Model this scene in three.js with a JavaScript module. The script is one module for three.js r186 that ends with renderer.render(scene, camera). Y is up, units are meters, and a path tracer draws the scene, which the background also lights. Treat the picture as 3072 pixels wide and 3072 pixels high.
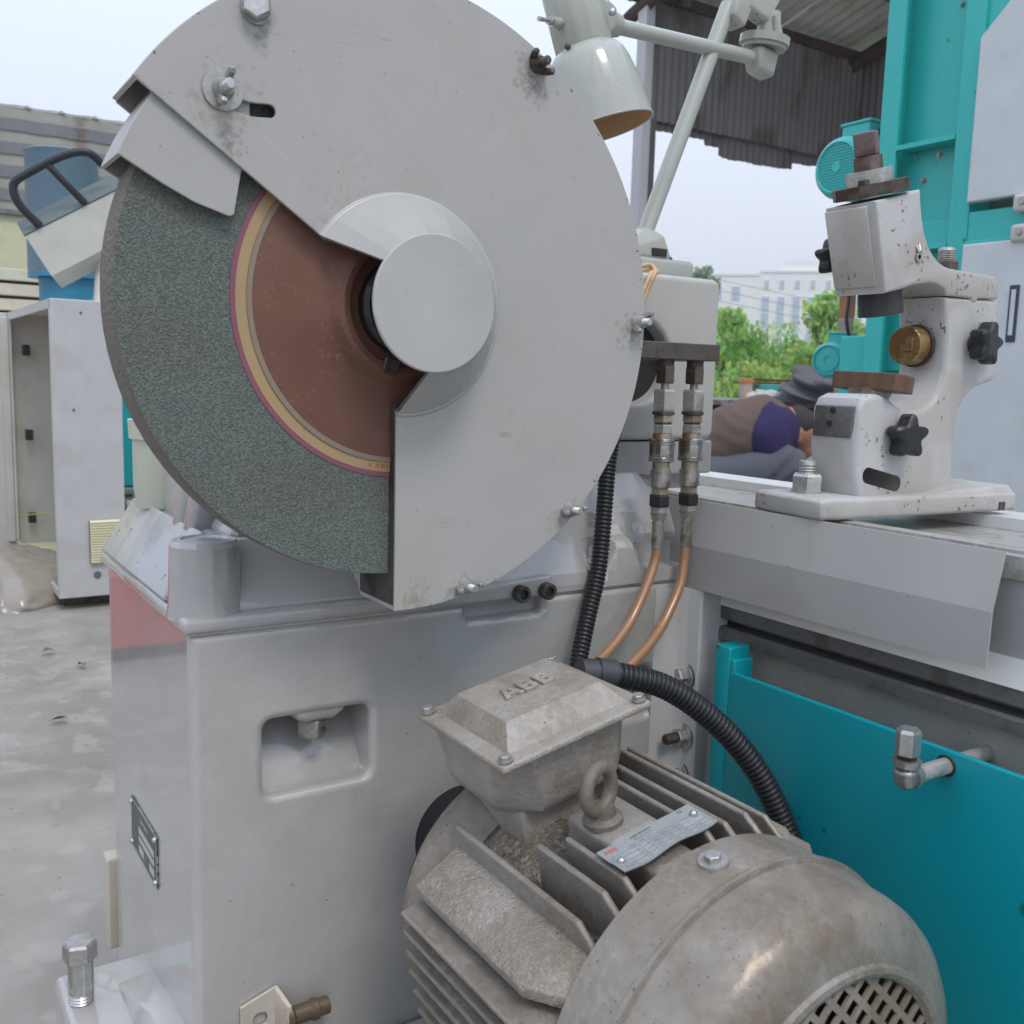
import * as THREE from 'three';
import { RoundedBoxGeometry } from 'three/addons/geometries/RoundedBoxGeometry.js';
import { ConvexGeometry } from 'three/addons/geometries/ConvexGeometry.js';
import { mergeGeometries, toCreasedNormals } from 'three/addons/utils/BufferGeometryUtils.js';
import { MarchingCubes } from 'three/addons/objects/MarchingCubes.js';
import { FontLoader } from 'three/addons/loaders/FontLoader.js';
import { TextGeometry } from 'three/addons/geometries/TextGeometry.js';

// ------------------------------------------------------------------ camera, sky, sun, exposure
const scene = new THREE.Scene();
const camera = new THREE.PerspectiveCamera(54.85, 1, 0.02, 1500);
{
  const pitch = 7.67 * Math.PI / 180, yaw = 33 * Math.PI / 180, roll = 1.62 * Math.PI / 180;
  const f = new THREE.Vector3(Math.sin(yaw) * Math.cos(pitch), -Math.sin(pitch), -Math.cos(yaw) * Math.cos(pitch));
  const r0 = new THREE.Vector3(Math.cos(yaw), 0, Math.sin(yaw)), u0 = r0.clone().cross(f);
  const r = r0.clone().multiplyScalar(Math.cos(roll)).addScaledVector(u0, Math.sin(roll));
  const u = u0.clone().multiplyScalar(Math.cos(roll)).addScaledVector(r0, -Math.sin(roll));
  camera.position.set(0, 1, 0);
  camera.quaternion.setFromRotationMatrix(new THREE.Matrix4().makeBasis(r, u, f.clone().negate()));
  camera.focus = 0.95; camera.userData.fStop = 15;
}
scene.add(camera);
const FLOOR = 0.2;                                     // floor height; the lens is 0.8 m above it
{ // overcast sky: pale lavender-blue, a little brighter overhead
  const W = 256, H = 128, d = new Float32Array(W * H * 4);
  for (let j = 0; j < H; j++) for (let i = 0; i < W; i++) {
    const el = ((j + 0.5) / H - 0.5) * Math.PI, s = Math.max(0, Math.sin(el)), k = 0.90 + 0.95 * s, q = Math.min(1, 1.5 * s);
    const o = (j * W + i) * 4, below = el < 0;
    d[o] = below ? 0.5 : (0.815 - 0.11 * q) * k; d[o + 1] = below ? 0.49 : (0.855 - 0.035 * q) * k; d[o + 2] = below ? 0.47 : (0.955 + 0.07 * q) * k; d[o + 3] = 1;
  }
  const t = new THREE.DataTexture(d, W, H, THREE.RGBAFormat, THREE.FloatType);
  t.mapping = THREE.EquirectangularReflectionMapping; t.magFilter = THREE.LinearFilter; t.minFilter = THREE.LinearFilter; t.needsUpdate = true;
  scene.background = t; scene.environment = t; scene.backgroundIntensity = 1; scene.environmentIntensity = 1;
}
const sun = new THREE.DirectionalLight(0xfff3e4, 1.5);
sun.position.set(0.2, 6.4, 2.9); sun.target.position.set(0.6, 0.8, -0.8);
sun.castShadow = true; sun.shadow.radius = 32; sun.shadow.mapSize.set(2048, 2048);
Object.assign(sun.shadow.camera, { left: -8, right: 8, top: 8, bottom: -8, near: 0.1, far: 30 });
scene.add(sun, sun.target);
const renderer = new THREE.WebGLRenderer({ antialias: true });
renderer.toneMapping = THREE.LinearToneMapping; renderer.toneMappingExposure = 1.0;
renderer.shadowMap.enabled = true;
scene.fog = new THREE.FogExp2(0xe8eef8, 0.0028);

// ------------------------------------------------------------------ helpers
const V = (x, y, z) => new THREE.Vector3(x, y, z);
const R = d => d * Math.PI / 180;
let seed = 12345;
const rnd = () => { seed = (seed * 1664525 + 1013904223) >>> 0; return seed / 4294967296; };
const rr = (a, b) => a + (b - a) * rnd();
const used = {};
function numbered(n) { n = n.replace(/_\d{3}$/, ''); const k = used[n] = (used[n] ?? -1) + 1; return k ? n + '_' + String(k).padStart(3, '0') : n; }
function thing(name, label, category, pos = [0, 0, 0], turn = 0, group) {
  const o = new THREE.Group(); o.name = numbered(name); o.position.set(...pos); o.rotation.y = turn;
  o.userData = { label, category }; if (group) o.userData.group = group;
  scene.add(o); return o;
}
function tag(o, label, category, group, kind) { o.userData = { label, category }; if (group) o.userData.group = group; if (kind) o.userData.kind = kind; return o; }
// metric uv by the face's main direction
function uvm(g) {
  g = g.index ? g.toNonIndexed() : g;
  if (!g.attributes.normal) g.computeVertexNormals();
  const p = g.attributes.position, n = p.count, uv = new Float32Array(n * 2), a = V(), b = V(), c = V(), e = V();
  for (let i = 0; i < n; i += 3) {
    a.fromBufferAttribute(p, i); b.fromBufferAttribute(p, i + 1); c.fromBufferAttribute(p, i + 2);
    e.copy(b).sub(a).cross(c.clone().sub(a));
    const X = Math.abs(e.x), Y = Math.abs(e.y), Z = Math.abs(e.z);
    for (let k = 0; k < 3; k++) {
      const q = k === 0 ? a : k === 1 ? b : c;
      const [s, t] = X >= Y && X >= Z ? [q.z, q.y] : Y >= Z ? [q.x, q.z] : [q.x, q.y];
      uv[(i + k) * 2] = s; uv[(i + k) * 2 + 1] = t;
    }
  }
  g.setAttribute('uv', new THREE.BufferAttribute(uv, 2));
  return g;
}
const ATT = ['position', 'normal', 'uv'];
function clean(g) { g = g.index ? g.toNonIndexed() : g; for (const k of Object.keys(g.attributes)) if (!ATT.includes(k)) g.deleteAttribute(k); if (!g.attributes.normal) g.computeVertexNormals(); if (!g.attributes.uv) g.setAttribute('uv', new THREE.BufferAttribute(new Float32Array(g.attributes.position.count * 2), 2)); return g; }
function join(gs, keepUV) { gs = gs.flat(); const m = gs.length === 1 ? clean(gs[0]) : mergeGeometries(gs.map(clean)); m.clearGroups(); return keepUV ? m : uvm(m); }
function obj(name, gs, m, parent = scene, keepUV = false) {
  const o = new THREE.Mesh(join(Array.isArray(gs) ? gs : [gs], keepUV), m);
  o.name = parent === scene ? numbered(name) : name; o.castShadow = o.receiveShadow = true; parent.add(o); return o;
}
const _e = new THREE.Euler(), _q = new THREE.Quaternion();
function at(g, p = [0, 0, 0], r = [0, 0, 0]) { g.applyMatrix4(new THREE.Matrix4().compose(V(...p), _q.setFromEuler(_e.set(...r)), V(1, 1, 1))); return g; }
const box = (w, h, d, r = 0.002, p, e, s = 2) => at(r > 0 ? new RoundedBoxGeometry(w, h, d, s, Math.min(r, w / 2.01, h / 2.01, d / 2.01)) : new THREE.BoxGeometry(w, h, d), p, e);
// box between two corners
const bx = (a, b, r = 0.002, s = 2) => box(Math.abs(b[0] - a[0]), Math.abs(b[1] - a[1]), Math.abs(b[2] - a[2]), r, [(a[0] + b[0]) / 2, (a[1] + b[1]) / 2, (a[2] + b[2]) / 2], undefined, s);
const cyl = (r1, r2, h, p, e, n = 32) => at(new THREE.CylinderGeometry(r1, r2, h, n), p, e);
const lathe = (pts, n = 48, a0 = 0, a1 = Math.PI * 2) => new THREE.LatheGeometry(pts.map(q => new THREE.Vector2(q[0], q[1])), n, a0, a1);
const zlathe = (pts, p, n = 64) => at(toCreasedNormals(lathe(pts, n), 0.6), p, [Math.PI / 2, 0, 0]);   // profile [radius, z]
// lathe about z whose own uv is turned into metres
const zl = (pts, p, n = 64, a = 0.6) => { const g = toCreasedNormals(lathe(pts, n), a), u = g.attributes.uv; let R0 = 0; const S = [0]; pts.forEach((q, i) => { R0 = Math.max(R0, q[0]); if (i) S[i] = S[i - 1] + Math.hypot(q[0] - pts[i - 1][0], q[1] - pts[i - 1][1]); }); for (let i = 0; i < u.count; i++) u.setXY(i, u.getX(i) * 6.2832 * R0, S[Math.round(u.getY(i) * (pts.length - 1))]); return at(g, p, [Math.PI / 2, 0, 0]); };
const flat = g => { g = g.index ? g.toNonIndexed() : g; g.computeVertexNormals(); return g; };
const crease = (g, a = 0.6) => toCreasedNormals(g, a);
const shape = (pts, holes = []) => { const s = new THREE.Shape(pts.map(q => new THREE.Vector2(q[0], q[1]))); for (const h of holes) s.holes.push(h.getPoints ? h : new THREE.Path(h.map(q => new THREE.Vector2(q[0], q[1])))); return s; };
const ext = (s, depth, bevel = 0, p, e, seg = 3, cs = 24) => at(new THREE.ExtrudeGeometry(s, { depth: depth - 2 * bevel, bevelEnabled: bevel > 0, bevelThickness: bevel, bevelSize: bevel, bevelOffset: -bevel, bevelSegments: seg, curveSegments: cs }).translate(0, 0, bevel), p, e);
// casting: rounded convex hull of corners
function hull(pts, r = 0.006, ang = 0.5) {
  if (r <= 0) return flat(new ConvexGeometry(pts.map(q => V(...q))));
  const s = new THREE.SphereGeometry(r, 10, 8), sp = s.attributes.position, c = V(0, 0, 0), all = [];
  pts.forEach(q => c.add(V(...q))); c.divideScalar(pts.length);
  for (const q of pts) {
    const v = V(...q), d = v.clone().sub(c); v.sub(V(Math.sign(d.x) * r, Math.sign(d.y) * r, Math.sign(d.z) * r));
    for (let i = 0; i < sp.count; i++) all.push(V(v.x + sp.getX(i), v.y + sp.getY(i), v.z + sp.getZ(i)));
  }
  return crease(new ConvexGeometry(all), ang);
}
const b8 = (x0, x1, y0, y1, z0, z1) => [[x0, y0, z0], [x1, y0, z0], [x1, y1, z0], [x0, y1, z0], [x0, y0, z1], [x1, y0, z1], [x1, y1, z1], [x0, y1, z1]];
const curve = pts => new THREE.CatmullRomCurve3(pts.map(q => V(...q)), false, 'centripetal');
const tube = (pts, r, n = 64, m = 12) => new THREE.TubeGeometry(pts.isCurve ? pts : curve(pts), n, r, m);
const line = (a, b, r1, r2 = r1, n = 16) => { const A = V(...a), B = V(...b), d = B.clone().sub(A), g = new THREE.CylinderGeometry(r2, r1, d.length(), n); g.applyQuaternion(new THREE.Quaternion().setFromUnitVectors(V(0, 1, 0), d.normalize())); const m = A.add(B).multiplyScalar(0.5); return g.translate(m.x, m.y, m.z); };
// hexagon head along +y from 0 to h
const hexHead = (af, h) => flat(lathe([[0, 0], [af * 0.577, 0], [af * 0.577, h * 0.86], [af * 0.5, h], [0, h]], 6));
const thread = (r, h, pitch = 0.0018) => { const p = [[0, 0]]; for (let y = 0; y < h - pitch; y += pitch) p.push([r * 0.88, y], [r, y + pitch / 2]); p.push([r * 0.9, h - pitch * 0.3], [r * 0.8, h], [0, h]); return crease(lathe(p, 24), 0.4); };
function sweep(c, radius, rings, n) { // tube whose radius follows radius(i)
  const P = [], F = c.computeFrenetFrames(rings, false);
  const pos = [], nor = [], idx = [], p = V();
  for (let i = 0; i <= rings; i++) { c.getPointAt(i / rings, p); const r = radius(i); for (let j = 0; j <= n; j++) { const a = j / n * Math.PI * 2, d = F.normals[i].clone().multiplyScalar(Math.cos(a)).addScaledVector(F.binormals[i], Math.sin(a)); pos.push(p.x + d.x * r, p.y + d.y * r, p.z + d.z * r); } }
  for (let i = 0; i < rings; i++) for (let j = 0; j < n; j++) { const a = i * (n + 1) + j, b = a + n + 1; idx.push(a, a + 1, b, b, a + 1, b + 1); }
  const g = new THREE.BufferGeometry(); g.setAttribute('position', new THREE.Float32BufferAttribute(pos, 3)); g.setIndex(idx); g.computeVertexNormals(); return g;
}

// ------------------------------------------------------------------ procedural textures
const hash = (x, y, s) => { let h = (Math.imul(x, 374761393) + Math.imul(y, 668265263) + Math.imul(s, 974634211)) | 0; h = Math.imul(h ^ (h >>> 13), 1274126177); return ((h ^ (h >>> 16)) >>> 0) / 4294967296; };
function vn(x, y, per, s) { const X = Math.floor(x), Y = Math.floor(y), fx = x - X, fy = y - Y, u = fx * fx * (3 - 2 * fx), v = fy * fy * (3 - 2 * fy), m = k => ((k % per) + per) % per; const a = hash(m(X), m(Y), s), b = hash(m(X + 1), m(Y), s), c = hash(m(X), m(Y + 1), s), d = hash(m(X + 1), m(Y + 1), s); return a + (b - a) * u + (c - a) * v + (a - b - c + d) * u * v; }
function fbm(u, v, per, oct, s) { let t = 0, a = 0.5, n = 0; for (let o = 0; o < oct; o++) { t += a * vn(u * per, v * per, per, s + o); n += a; a *= 0.5; per *= 2; } return t / n; }
const sm = (a, b, x) => { x = Math.min(1, Math.max(0, (x - a) / (b - a))); return x * x * (3 - 2 * x); };
const mixc = (a, b, t) => [a[0] + (b[0] - a[0]) * t, a[1] + (b[1] - a[1]) * t, a[2] + (b[2] - a[2]) * t];
const enc = x => { x = Math.min(1, Math.max(0, x)); return 255 * (x <= 0.0031308 ? 12.92 * x : 1.055 * Math.pow(x, 1 / 2.4) - 0.055); };
function tex(size, metres, fn, color = true) {
  const d = new Uint8Array(size * size * 4);
  for (let j = 0; j < size; j++) for (let i = 0; i < size; i++) {
    const c = fn((i + 0.5) / size, (j + 0.5) / size), o = (j * size + i) * 4;
    if (color) { d[o] = enc(c[0]); d[o + 1] = enc(c[1]); d[o + 2] = enc(c[2]); } else { d[o] = d[o + 1] = d[o + 2] = 255 * Math.min(1, Math.max(0, c)); }
    d[o + 3] = 255;
  }
  const t = new THREE.DataTexture(d, size, size); t.wrapS = t.wrapT = THREE.RepeatWrapping; t.magFilter = THREE.LinearFilter; t.minFilter = THREE.LinearMipmapLinearFilter; t.generateMipmaps = true;
  if (color) t.colorSpace = THREE.SRGBColorSpace; t.repeat.set(1 / metres, 1 / metres); t.needsUpdate = true; return t;
}
// scattered specks: cells with a random dot
function specks(u, v, n, prob, rad, s) { const X = Math.floor(u * n), Y = Math.floor(v * n); let m = 0; for (let dy = -1; dy <= 1; dy++) for (let dx = -1; dx <= 1; dx++) { const cx = X + dx, cy = Y + dy, wx = ((cx % n) + n) % n, wy = ((cy % n) + n) % n; if (hash(wx, wy, s) > prob) continue; const px = cx + 0.2 + 0.6 * hash(wx, wy, s + 1), py = cy + 0.2 + 0.6 * hash(wx, wy, s + 2), q = rad * (0.4 + 0.9 * hash(wx, wy, s + 3)); const dd = Math.hypot((u * n - px) * (0.7 + hash(wx, wy, s + 4)), u * 0 + (v * n - py)); m = Math.max(m, 1 - sm(q * 0.6, q, dd)); } return m; }
const g1 = x => [x, x, x];
const T = {
  paint: tex(512, 0.31, (u, v) => { const k = 0.93 + 0.07 * (fbm(u, v, 5, 4, 3) - 0.5) * 2; let c = [k, k * 0.997, k * 0.99]; c = mixc(c, [0.62, 0.55, 0.46], 0.22 * sm(0.56, 0.75, fbm(u, v, 4, 5, 77))); return mixc(c, g1(0.16), 0.8 * Math.max(specks(u, v, 30, 0.018, 0.07, 9), specks(u, v, 70, 0.006, 0.14, 19))); }),
  peel: tex(256, 0.06, (u, v) => fbm(u, v, 14, 3, 5), false),
  wave: tex(512, 0.42, (u, v) => 0.8 * fbm(u, v, 7, 3, 11) + 0.2 * fbm(u, v, 60, 3, 15), false),
  sand: tex(512, 0.07, (u, v) => { const h = fbm(u, v, 58, 2, 73); return sm(0.3, 0.75, h) * 0.8 + 0.2 * fbm(u, v, 8, 2, 75); }, false),
  gritShade: tex(512, 0.16, (u, v) => { let c = mixc([0.20, 0.165, 0.13], [0.10, 0.082, 0.064], sm(0.3, 0.7, fbm(u, v, 7, 5, 261))); c = mixc(c, [0.31, 0.275, 0.235], 0.7 * sm(0.55, 0.72, fbm(u, v, 60, 2, 265))); return mixc(c, [0.025, 0.02, 0.016], 0.9 * Math.max(specks(u, v, 60, 0.3, 0.24, 267), specks(u, v, 30, 0.12, 0.2, 269))); }),
  grime: tex(1024, 0.36, (u, v) => { const a = fbm(u, v, 6, 6, 21), b = fbm(u, v, 60, 3, 25), k = sm(0.28, 0.74, a * 0.75 + b * 0.25); let c = mixc([0.34, 0.315, 0.282], [0.235, 0.196, 0.148], k * 0.95); c = mixc(c, [0.44, 0.425, 0.40], 0.35 * sm(0.5, 0.75, fbm(u, v, 110, 2, 31)) * sm(0.3, 0.7, fbm(u, v, 9, 3, 33))); c = mixc(c, [0.15, 0.11, 0.075], 0.4 * sm(0.56, 0.76, fbm(u, v, 6, 6, 37))); c = mixc(c, [0.06, 0.045, 0.03], 0.85 * Math.max(specks(u, v, 70, 0.09, 0.13, 41), specks(u, v, 140, 0.12, 0.18, 45))); return c; }),
  cast: tex(512, 0.11, (u, v) => 0.55 * fbm(u, v, 46, 3, 61) + 0.45 * fbm(u, v, 9, 3, 65), false),
  rough: tex(512, 0.09, (u, v) => sm(0.2, 0.8, fbm(u, v, 38, 2, 71)), false),
  steel: tex(512, 0.12, (u, v) => { const a = fbm(u, v, 6, 5, 81), b = fbm(u, v, 50, 2, 85); let c = g1(0.72 + 0.3 * (b - 0.5)); c = mixc(c, [0.40, 0.28, 0.17], 0.75 * sm(0.5, 0.68, a)); return mixc(c, [0.12, 0.1, 0.08], 0.9 * specks(u, v, 40, 0.1, 0.2, 88)); }),
  clean: tex(512, 0.12, (u, v) => { const a = fbm(u, v, 6, 5, 83), b = fbm(u, v, 50, 2, 87); let c = g1(0.78 + 0.3 * (b - 0.5)); c = mixc(c, [0.42, 0.37, 0.30], 0.55 * sm(0.55, 0.72, a)); return mixc(c, [0.12, 0.1, 0.08], 0.85 * specks(u, v, 46, 0.06, 0.16, 89)); }),
  wear: tex(512, 0.22, (u, v) => { let c = g1(0.92 + 0.08 * (fbm(u, v, 4, 4, 91) - 0.5)); c = mixc(c, [0.70, 0.61, 0.52], 0.45 * sm(0.52, 0.7, fbm(u, v, 4, 5, 93))); c = mixc(c, [0.2, 0.17, 0.15], 0.85 * sm(0.715, 0.745, fbm(u, v, 60, 3, 95) * 0.6 + fbm(u, v, 6, 3, 99) * 0.4)); return mixc(c, g1(0.16), 0.75 * specks(u, v, 60, 0.025, 0.12, 97)); }),
  rust: tex(512, 0.2, (u, v) => { const a = fbm(u, v, 6, 5, 101), b = fbm(u, v, 90, 2, 105); let c = mixc([0.135, 0.056, 0.038], [0.185, 0.085, 0.058], a); c = mixc(c, [0.27, 0.165, 0.115], 0.32 * sm(0.62, 0.8, b) * sm(0.4, 0.6, fbm(u, v, 8, 3, 109))); return c; }),
  teal: tex(512, 0.9, (u, v) => { const k = 0.95 + 0.06 * (fbm(u, v, 7, 4, 111) - 0.5); let c = g1(k); c = mixc(c, [0.75, 0.42, 0.25], 0.9 * specks(u, v, 22, 0.035, 0.13, 115)); return mixc(c, g1(0.12), 0.7 * specks(u, v, 46, 0.03, 0.1, 119)); }),
  concrete: tex(1024, 1.7, (u, v) => { const a = fbm(u, v, 4, 6, 121), b = fbm(u, v, 20, 4, 125), w = fbm(u + 0.05 * a, v * 1, 9, 5, 131); let c = mixc([0.24, 0.218, 0.192], [0.308, 0.284, 0.254], sm(0.3, 0.7, b * 0.6 + a * 0.4)); c = mixc(c, [0.17, 0.153, 0.134], 0.4 * sm(0.5, 0.72, w)); c = mixc(c, [0.38, 0.35, 0.31], 0.45 * sm(0.56, 0.74, fbm(u, v, 34, 5, 137))); const cr = Math.abs(fbm(u, v, 5, 5, 141) - 0.5); c = mixc(c, [0.12, 0.10, 0.08], 0.25 * (1 - sm(0.001, 0.004, cr))); return mixc(c, [0.16, 0.13, 0.1], 0.8 * specks(u, v, 60, 0.06, 0.14, 145)); }),
  concBump: tex(512, 0.8, (u, v) => fbm(u, v, 8, 6, 151), false),
  wall: tex(512, 0.35, (u, v) => { const a = fbm(u, v, 5, 5, 161), b = fbm(u, v, 24, 3, 165); let c = mixc([0.36, 0.335, 0.29], [0.50, 0.465, 0.405], a); c = mixc(c, [0.27, 0.34, 0.325], 0.45 * sm(0.5, 0.65, fbm(u, v, 3, 4, 167))); return mixc(c, [0.09, 0.08, 0.065], 0.7 * specks(u, v, 70, 0.12, 0.17, 169)); }),
  cloth: tex(256, 0.05, (u, v) => g1(0.85 + 0.15 * Math.sin(u * 200) * Math.sin(v * 200) + 0.1 * (fbm(u, v, 8, 3, 171) - 0.5)), true),
  tin: tex(512, 2.2, (u, v) => { let c = g1(0.8 + 0.3 * (fbm(u, v * 0.999, 6, 5, 181) - 0.5)); c = mixc(c, [0.42, 0.27, 0.17], 0.65 * sm(0.58, 0.72, fbm(u, v, 5, 5, 185))); return c; }),
  grass: tex(512, 3, (u, v) => mixc([0.05, 0.085, 0.022], [0.15, 0.19, 0.06], fbm(u, v, 24, 4, 191))),
  board: tex(512, 0.5, (u, v) => { const g = fbm(u * 1, v, 4, 3, 195), w = 0.5 + 0.5 * Math.sin((u * 60 + 6 * g) * Math.PI); return mixc([0.24, 0.12, 0.06], [0.36, 0.20, 0.11], 0.5 * w + 0.5 * fbm(u, v, 12, 4, 199)); }),
};
// green silicon-carbide grain: colour and relief from the same field
const grain = (u, v) => { const w = 0.012 * (fbm(u, v, 26, 2, 207) - 0.5); return 0.75 * fbm(u + w, v - w, 112, 2, 203) + 0.25 * fbm(u, v, 220, 1, 205); };
T.abrasive = tex(1024, 0.1, (u, v) => { const h = grain(u, v), p = fbm(u, v, 3, 3, 211), k = sm(0.28, 0.74, h); let c = mixc([0.088, 0.106, 0.093], [0.160, 0.193, 0.170], k); c = mixc(c, mixc([0.092, 0.095, 0.079], [0.160, 0.165, 0.139], k), 0.6 * sm(0.36, 0.72, p)); return c; });
T.abrasiveBump = tex(1024, 0.1, (u, v) => grain(u, v), false);

function M(color, o = {}) {
  const P = o.physical ? THREE.MeshPhysicalMaterial : THREE.MeshStandardMaterial;
  const m = new P({ roughness: o.rough ?? 0.5, metalness: o.metal ?? 0, side: o.side ?? THREE.FrontSide });
  m.color.setRGB(...color); if (o.map) m.map = o.map; if (o.bump) { m.bumpMap = o.bump; m.bumpScale = o.bs ?? 0.0005; }
  for (const k of ['clearcoat', 'clearcoatRoughness', 'transmission', 'thickness', 'ior', 'sheen', 'vertexColors', 'flatShading', 'transparent']) if (o[k] !== undefined) m[k] = o[k];
  return m;
}
const K = {
  gray: M([0.435, 0.425, 0.41], { map: T.paint, rough: 0.35, bump: T.wave, bs: 0.0016, physical: true, clearcoat: 1.0, clearcoatRoughness: 0.05 }),
  plate: M([0.42, 0.411, 0.398], { map: T.paint, rough: 0.55, bump: T.peel, bs: 0.00006 }),
  white: M([0.55, 0.545, 0.53], { map: T.paint, rough: 0.4 }),
  motor: M([0.84, 0.835, 0.83], { map: T.grime, rough: 0.45, metal: 0.2, bump: T.cast, bs: 0.0006 }),
  motorRough: M([0.95, 0.93, 0.91], { map: T.grime, rough: 0.5, bump: T.sand, bs: 0.0008 }),
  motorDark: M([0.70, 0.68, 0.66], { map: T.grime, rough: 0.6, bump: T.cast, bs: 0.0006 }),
  gritShade: M([1, 1, 1], { map: T.gritShade, rough: 0.7, bump: T.sand, bs: 0.0012 }),  // dark gritty dirt that also carries the shade between the fins
  zinc: M([0.66, 0.66, 0.64], { map: T.clean, rough: 0.38, metal: 0.85 }),
  zincDull: M([0.52, 0.51, 0.485], { map: T.clean, rough: 0.5, metal: 0.7 }),
  dark: M([0.16, 0.14, 0.125], { map: T.steel, rough: 0.55, metal: 0.6 }),
  black: M([0.016, 0.016, 0.018], { rough: 0.38 }),
  blackMat: M([0.012, 0.012, 0.013], { rough: 0.75 }),
  hole: M([0.035, 0.033, 0.03], { rough: 0.6, metal: 0.3 }),  // near-black discs and plugs: the darkness inside holes is put into the colour
  brass: M([0.44, 0.30, 0.13], { map: T.steel, rough: 0.42, metal: 0.85 }),
  rust: M([1, 1, 1], { map: T.rust, rough: 0.62, bump: T.peel, bs: 0.0001 }),
  rustDark: M([0.45, 0.43, 0.42], { map: T.rust, rough: 0.6 }),
  abrasive: M([1, 1, 1], { map: T.abrasive, rough: 0.85, bump: T.abrasiveBump, bs: 0.0011 }),
  abrasiveRim: M([0.17, 0.15, 0.13], { map: T.paint, rough: 0.85, bump: T.rough, bs: 0.0008 }),
  wear: M([0.50, 0.495, 0.485], { map: T.wear, rough: 0.5, bump: T.cast, bs: 0.00025 }),
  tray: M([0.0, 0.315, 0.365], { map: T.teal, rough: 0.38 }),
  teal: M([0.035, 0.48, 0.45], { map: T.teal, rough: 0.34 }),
  doorWhite: M([0.62, 0.65, 0.67], { map: T.paint, rough: 0.35 }),
  lamp: M([0.40, 0.42, 0.375], { map: T.paint, rough: 0.32, physical: true, clearcoat: 0.3, clearcoatRoughness: 0.1 }),
  lampInside: M([0.46, 0.27, 0.13], { map: T.paint, rough: 0.6 }),
  floor: M([1, 1, 1], { map: T.concrete, rough: 0.72, bump: T.concBump, bs: 0.004 }),
  bedWall: M([1, 1, 1], { map: T.wall, rough: 0.6, bump: T.cast, bs: 0.0006 }),
  rail: M([0.20, 0.197, 0.19], { map: T.clean, rough: 0.42, metal: 0.3 }),
  railWhite: M([0.74, 0.74, 0.73], { map: T.paint, rough: 0.25 }),
  tableTop: M([0.56, 0.545, 0.51], { map: T.clean, rough: 0.35, metal: 0.25 }),
  cabinet: M([0.52, 0.525, 0.535], { map: T.paint, rough: 0.42 }),
  cream: M([0.76, 0.74, 0.48], { map: T.paint, rough: 0.5 }),
  ventCream: M([0.72, 0.68, 0.48], { rough: 0.5 }),
  tin: M([0.24, 0.222, 0.222], { map: T.tin, rough: 0.7, side: THREE.DoubleSide }),
  roofTin: M([0.85, 0.83, 0.80], { map: T.tin, rough: 0.6, side: THREE.DoubleSide }),
  steelRed: M([0.10, 0.055, 0.05], { map: T.tin, rough: 0.7 }),
};

// ------------------------------------------------------------------ setting
{
  const g = uvm(new THREE.PlaneGeometry(300, 300, 1, 1).rotateX(-Math.PI / 2).translate(60, FLOOR - 0.012, -60));
  const o = obj('ground', [g], M([0.9, 0.9, 0.9], { map: T.grass, rough: 0.95 })); o.userData.kind = 'structure';
  const s = new THREE.PlaneGeometry(26, 17, 90, 60).rotateX(-Math.PI / 2).translate(2, FLOOR, -0.6), p = s.attributes.position;
  for (let i = 0; i < p.count; i++) p.setY(i, FLOOR + 0.008 * (fbm(p.getX(i) * 0.05 + 3, p.getZ(i) * 0.05 + 3, 8, 3, 5) - 0.5));
  s.computeVertexNormals();
  const f = obj('floor', [s], K.floor); f.userData.kind = 'structure';
}
// twigs and wood on the floor
{
  const t = thing('wood_stub', 'broken brown stub of wood on the concrete behind the grinder base', 'wood', [0.545, FLOOR, -2.75], 0.5);
  obj('bark', [line([0, 0.028, 0], [0.16, 0.03, -0.03], 0.024, 0.026, 10)], M([0.06, 0.035, 0.02], { rough: 0.9, bump: T.rough, bs: 0.003 }), t);
  obj('split_end', [crease(cyl(0.012, 0.022, 0.014, [-0.006, 0.028, 0], [0, 0, Math.PI / 2], 9))], M([0.42, 0.25, 0.11], { map: T.board, rough: 0.8 }), t);
  const lg = new THREE.Shape(); lg.moveTo(0, 0); lg.quadraticCurveTo(0.02, 0.02, 0.045, 0.004); lg.quadraticCurveTo(0.02, -0.012, 0, 0);
  [[0.36, -2.93, 0.3, 'curled dry brown leaf nearest the cabinet on the concrete floor'], [0.44, -2.74, 1.6, 'small dry brown leaf left of the wood stub on the floor'], [0.34, -2.33, 2.6, 'pale dry leaf lying alone in the middle of the concrete']].forEach(([x, z, a, l]) => {
    const g = new THREE.ShapeGeometry(lg, 6), p = g.attributes.position; for (let i = 0; i < p.count; i++) p.setZ(i, 0.008 * Math.sin(p.getX(i) * 90)); g.computeVertexNormals();
    const o = obj('dry_leaf', [at(g, [0, 0, 0], [-1.3, 0, 0])], M([0.22, 0.13, 0.07], { rough: 0.9, side: THREE.DoubleSide })); o.position.set(x, FLOOR + 0.012, z); o.rotation.y = a; tag(o, l, 'leaf', 'dry leaves on the concrete floor');
  });
}
// corrugated sheet in the xy plane, ribs vertical; bottom(x) may be ragged
function corrugated(w, h, pitch, amp, ragged = 0, s = 1, seg = 8) {
  const nx = Math.max(2, Math.round(w / pitch * seg)), ny = 2, g = new THREE.PlaneGeometry(w, h, nx, ny), p = g.attributes.position;
  for (let i = 0; i < p.count; i++) { const x = p.getX(i); p.setZ(i, amp * Math.sin(x / pitch * 2 * Math.PI)); if (ragged && p.getY(i) < -h / 2 + 1e-4) p.setY(i, -h / 2 + ragged * (fbm(x * 0.2 + 5, 0.3, 7, 4, s) - 0.5) + (vn(x * 0.9 + 3, 0.5, 64, s + 5) > 0.5 ? ragged * 0.28 : 0)); }
  g.computeVertexNormals(); return g;
}
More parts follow.
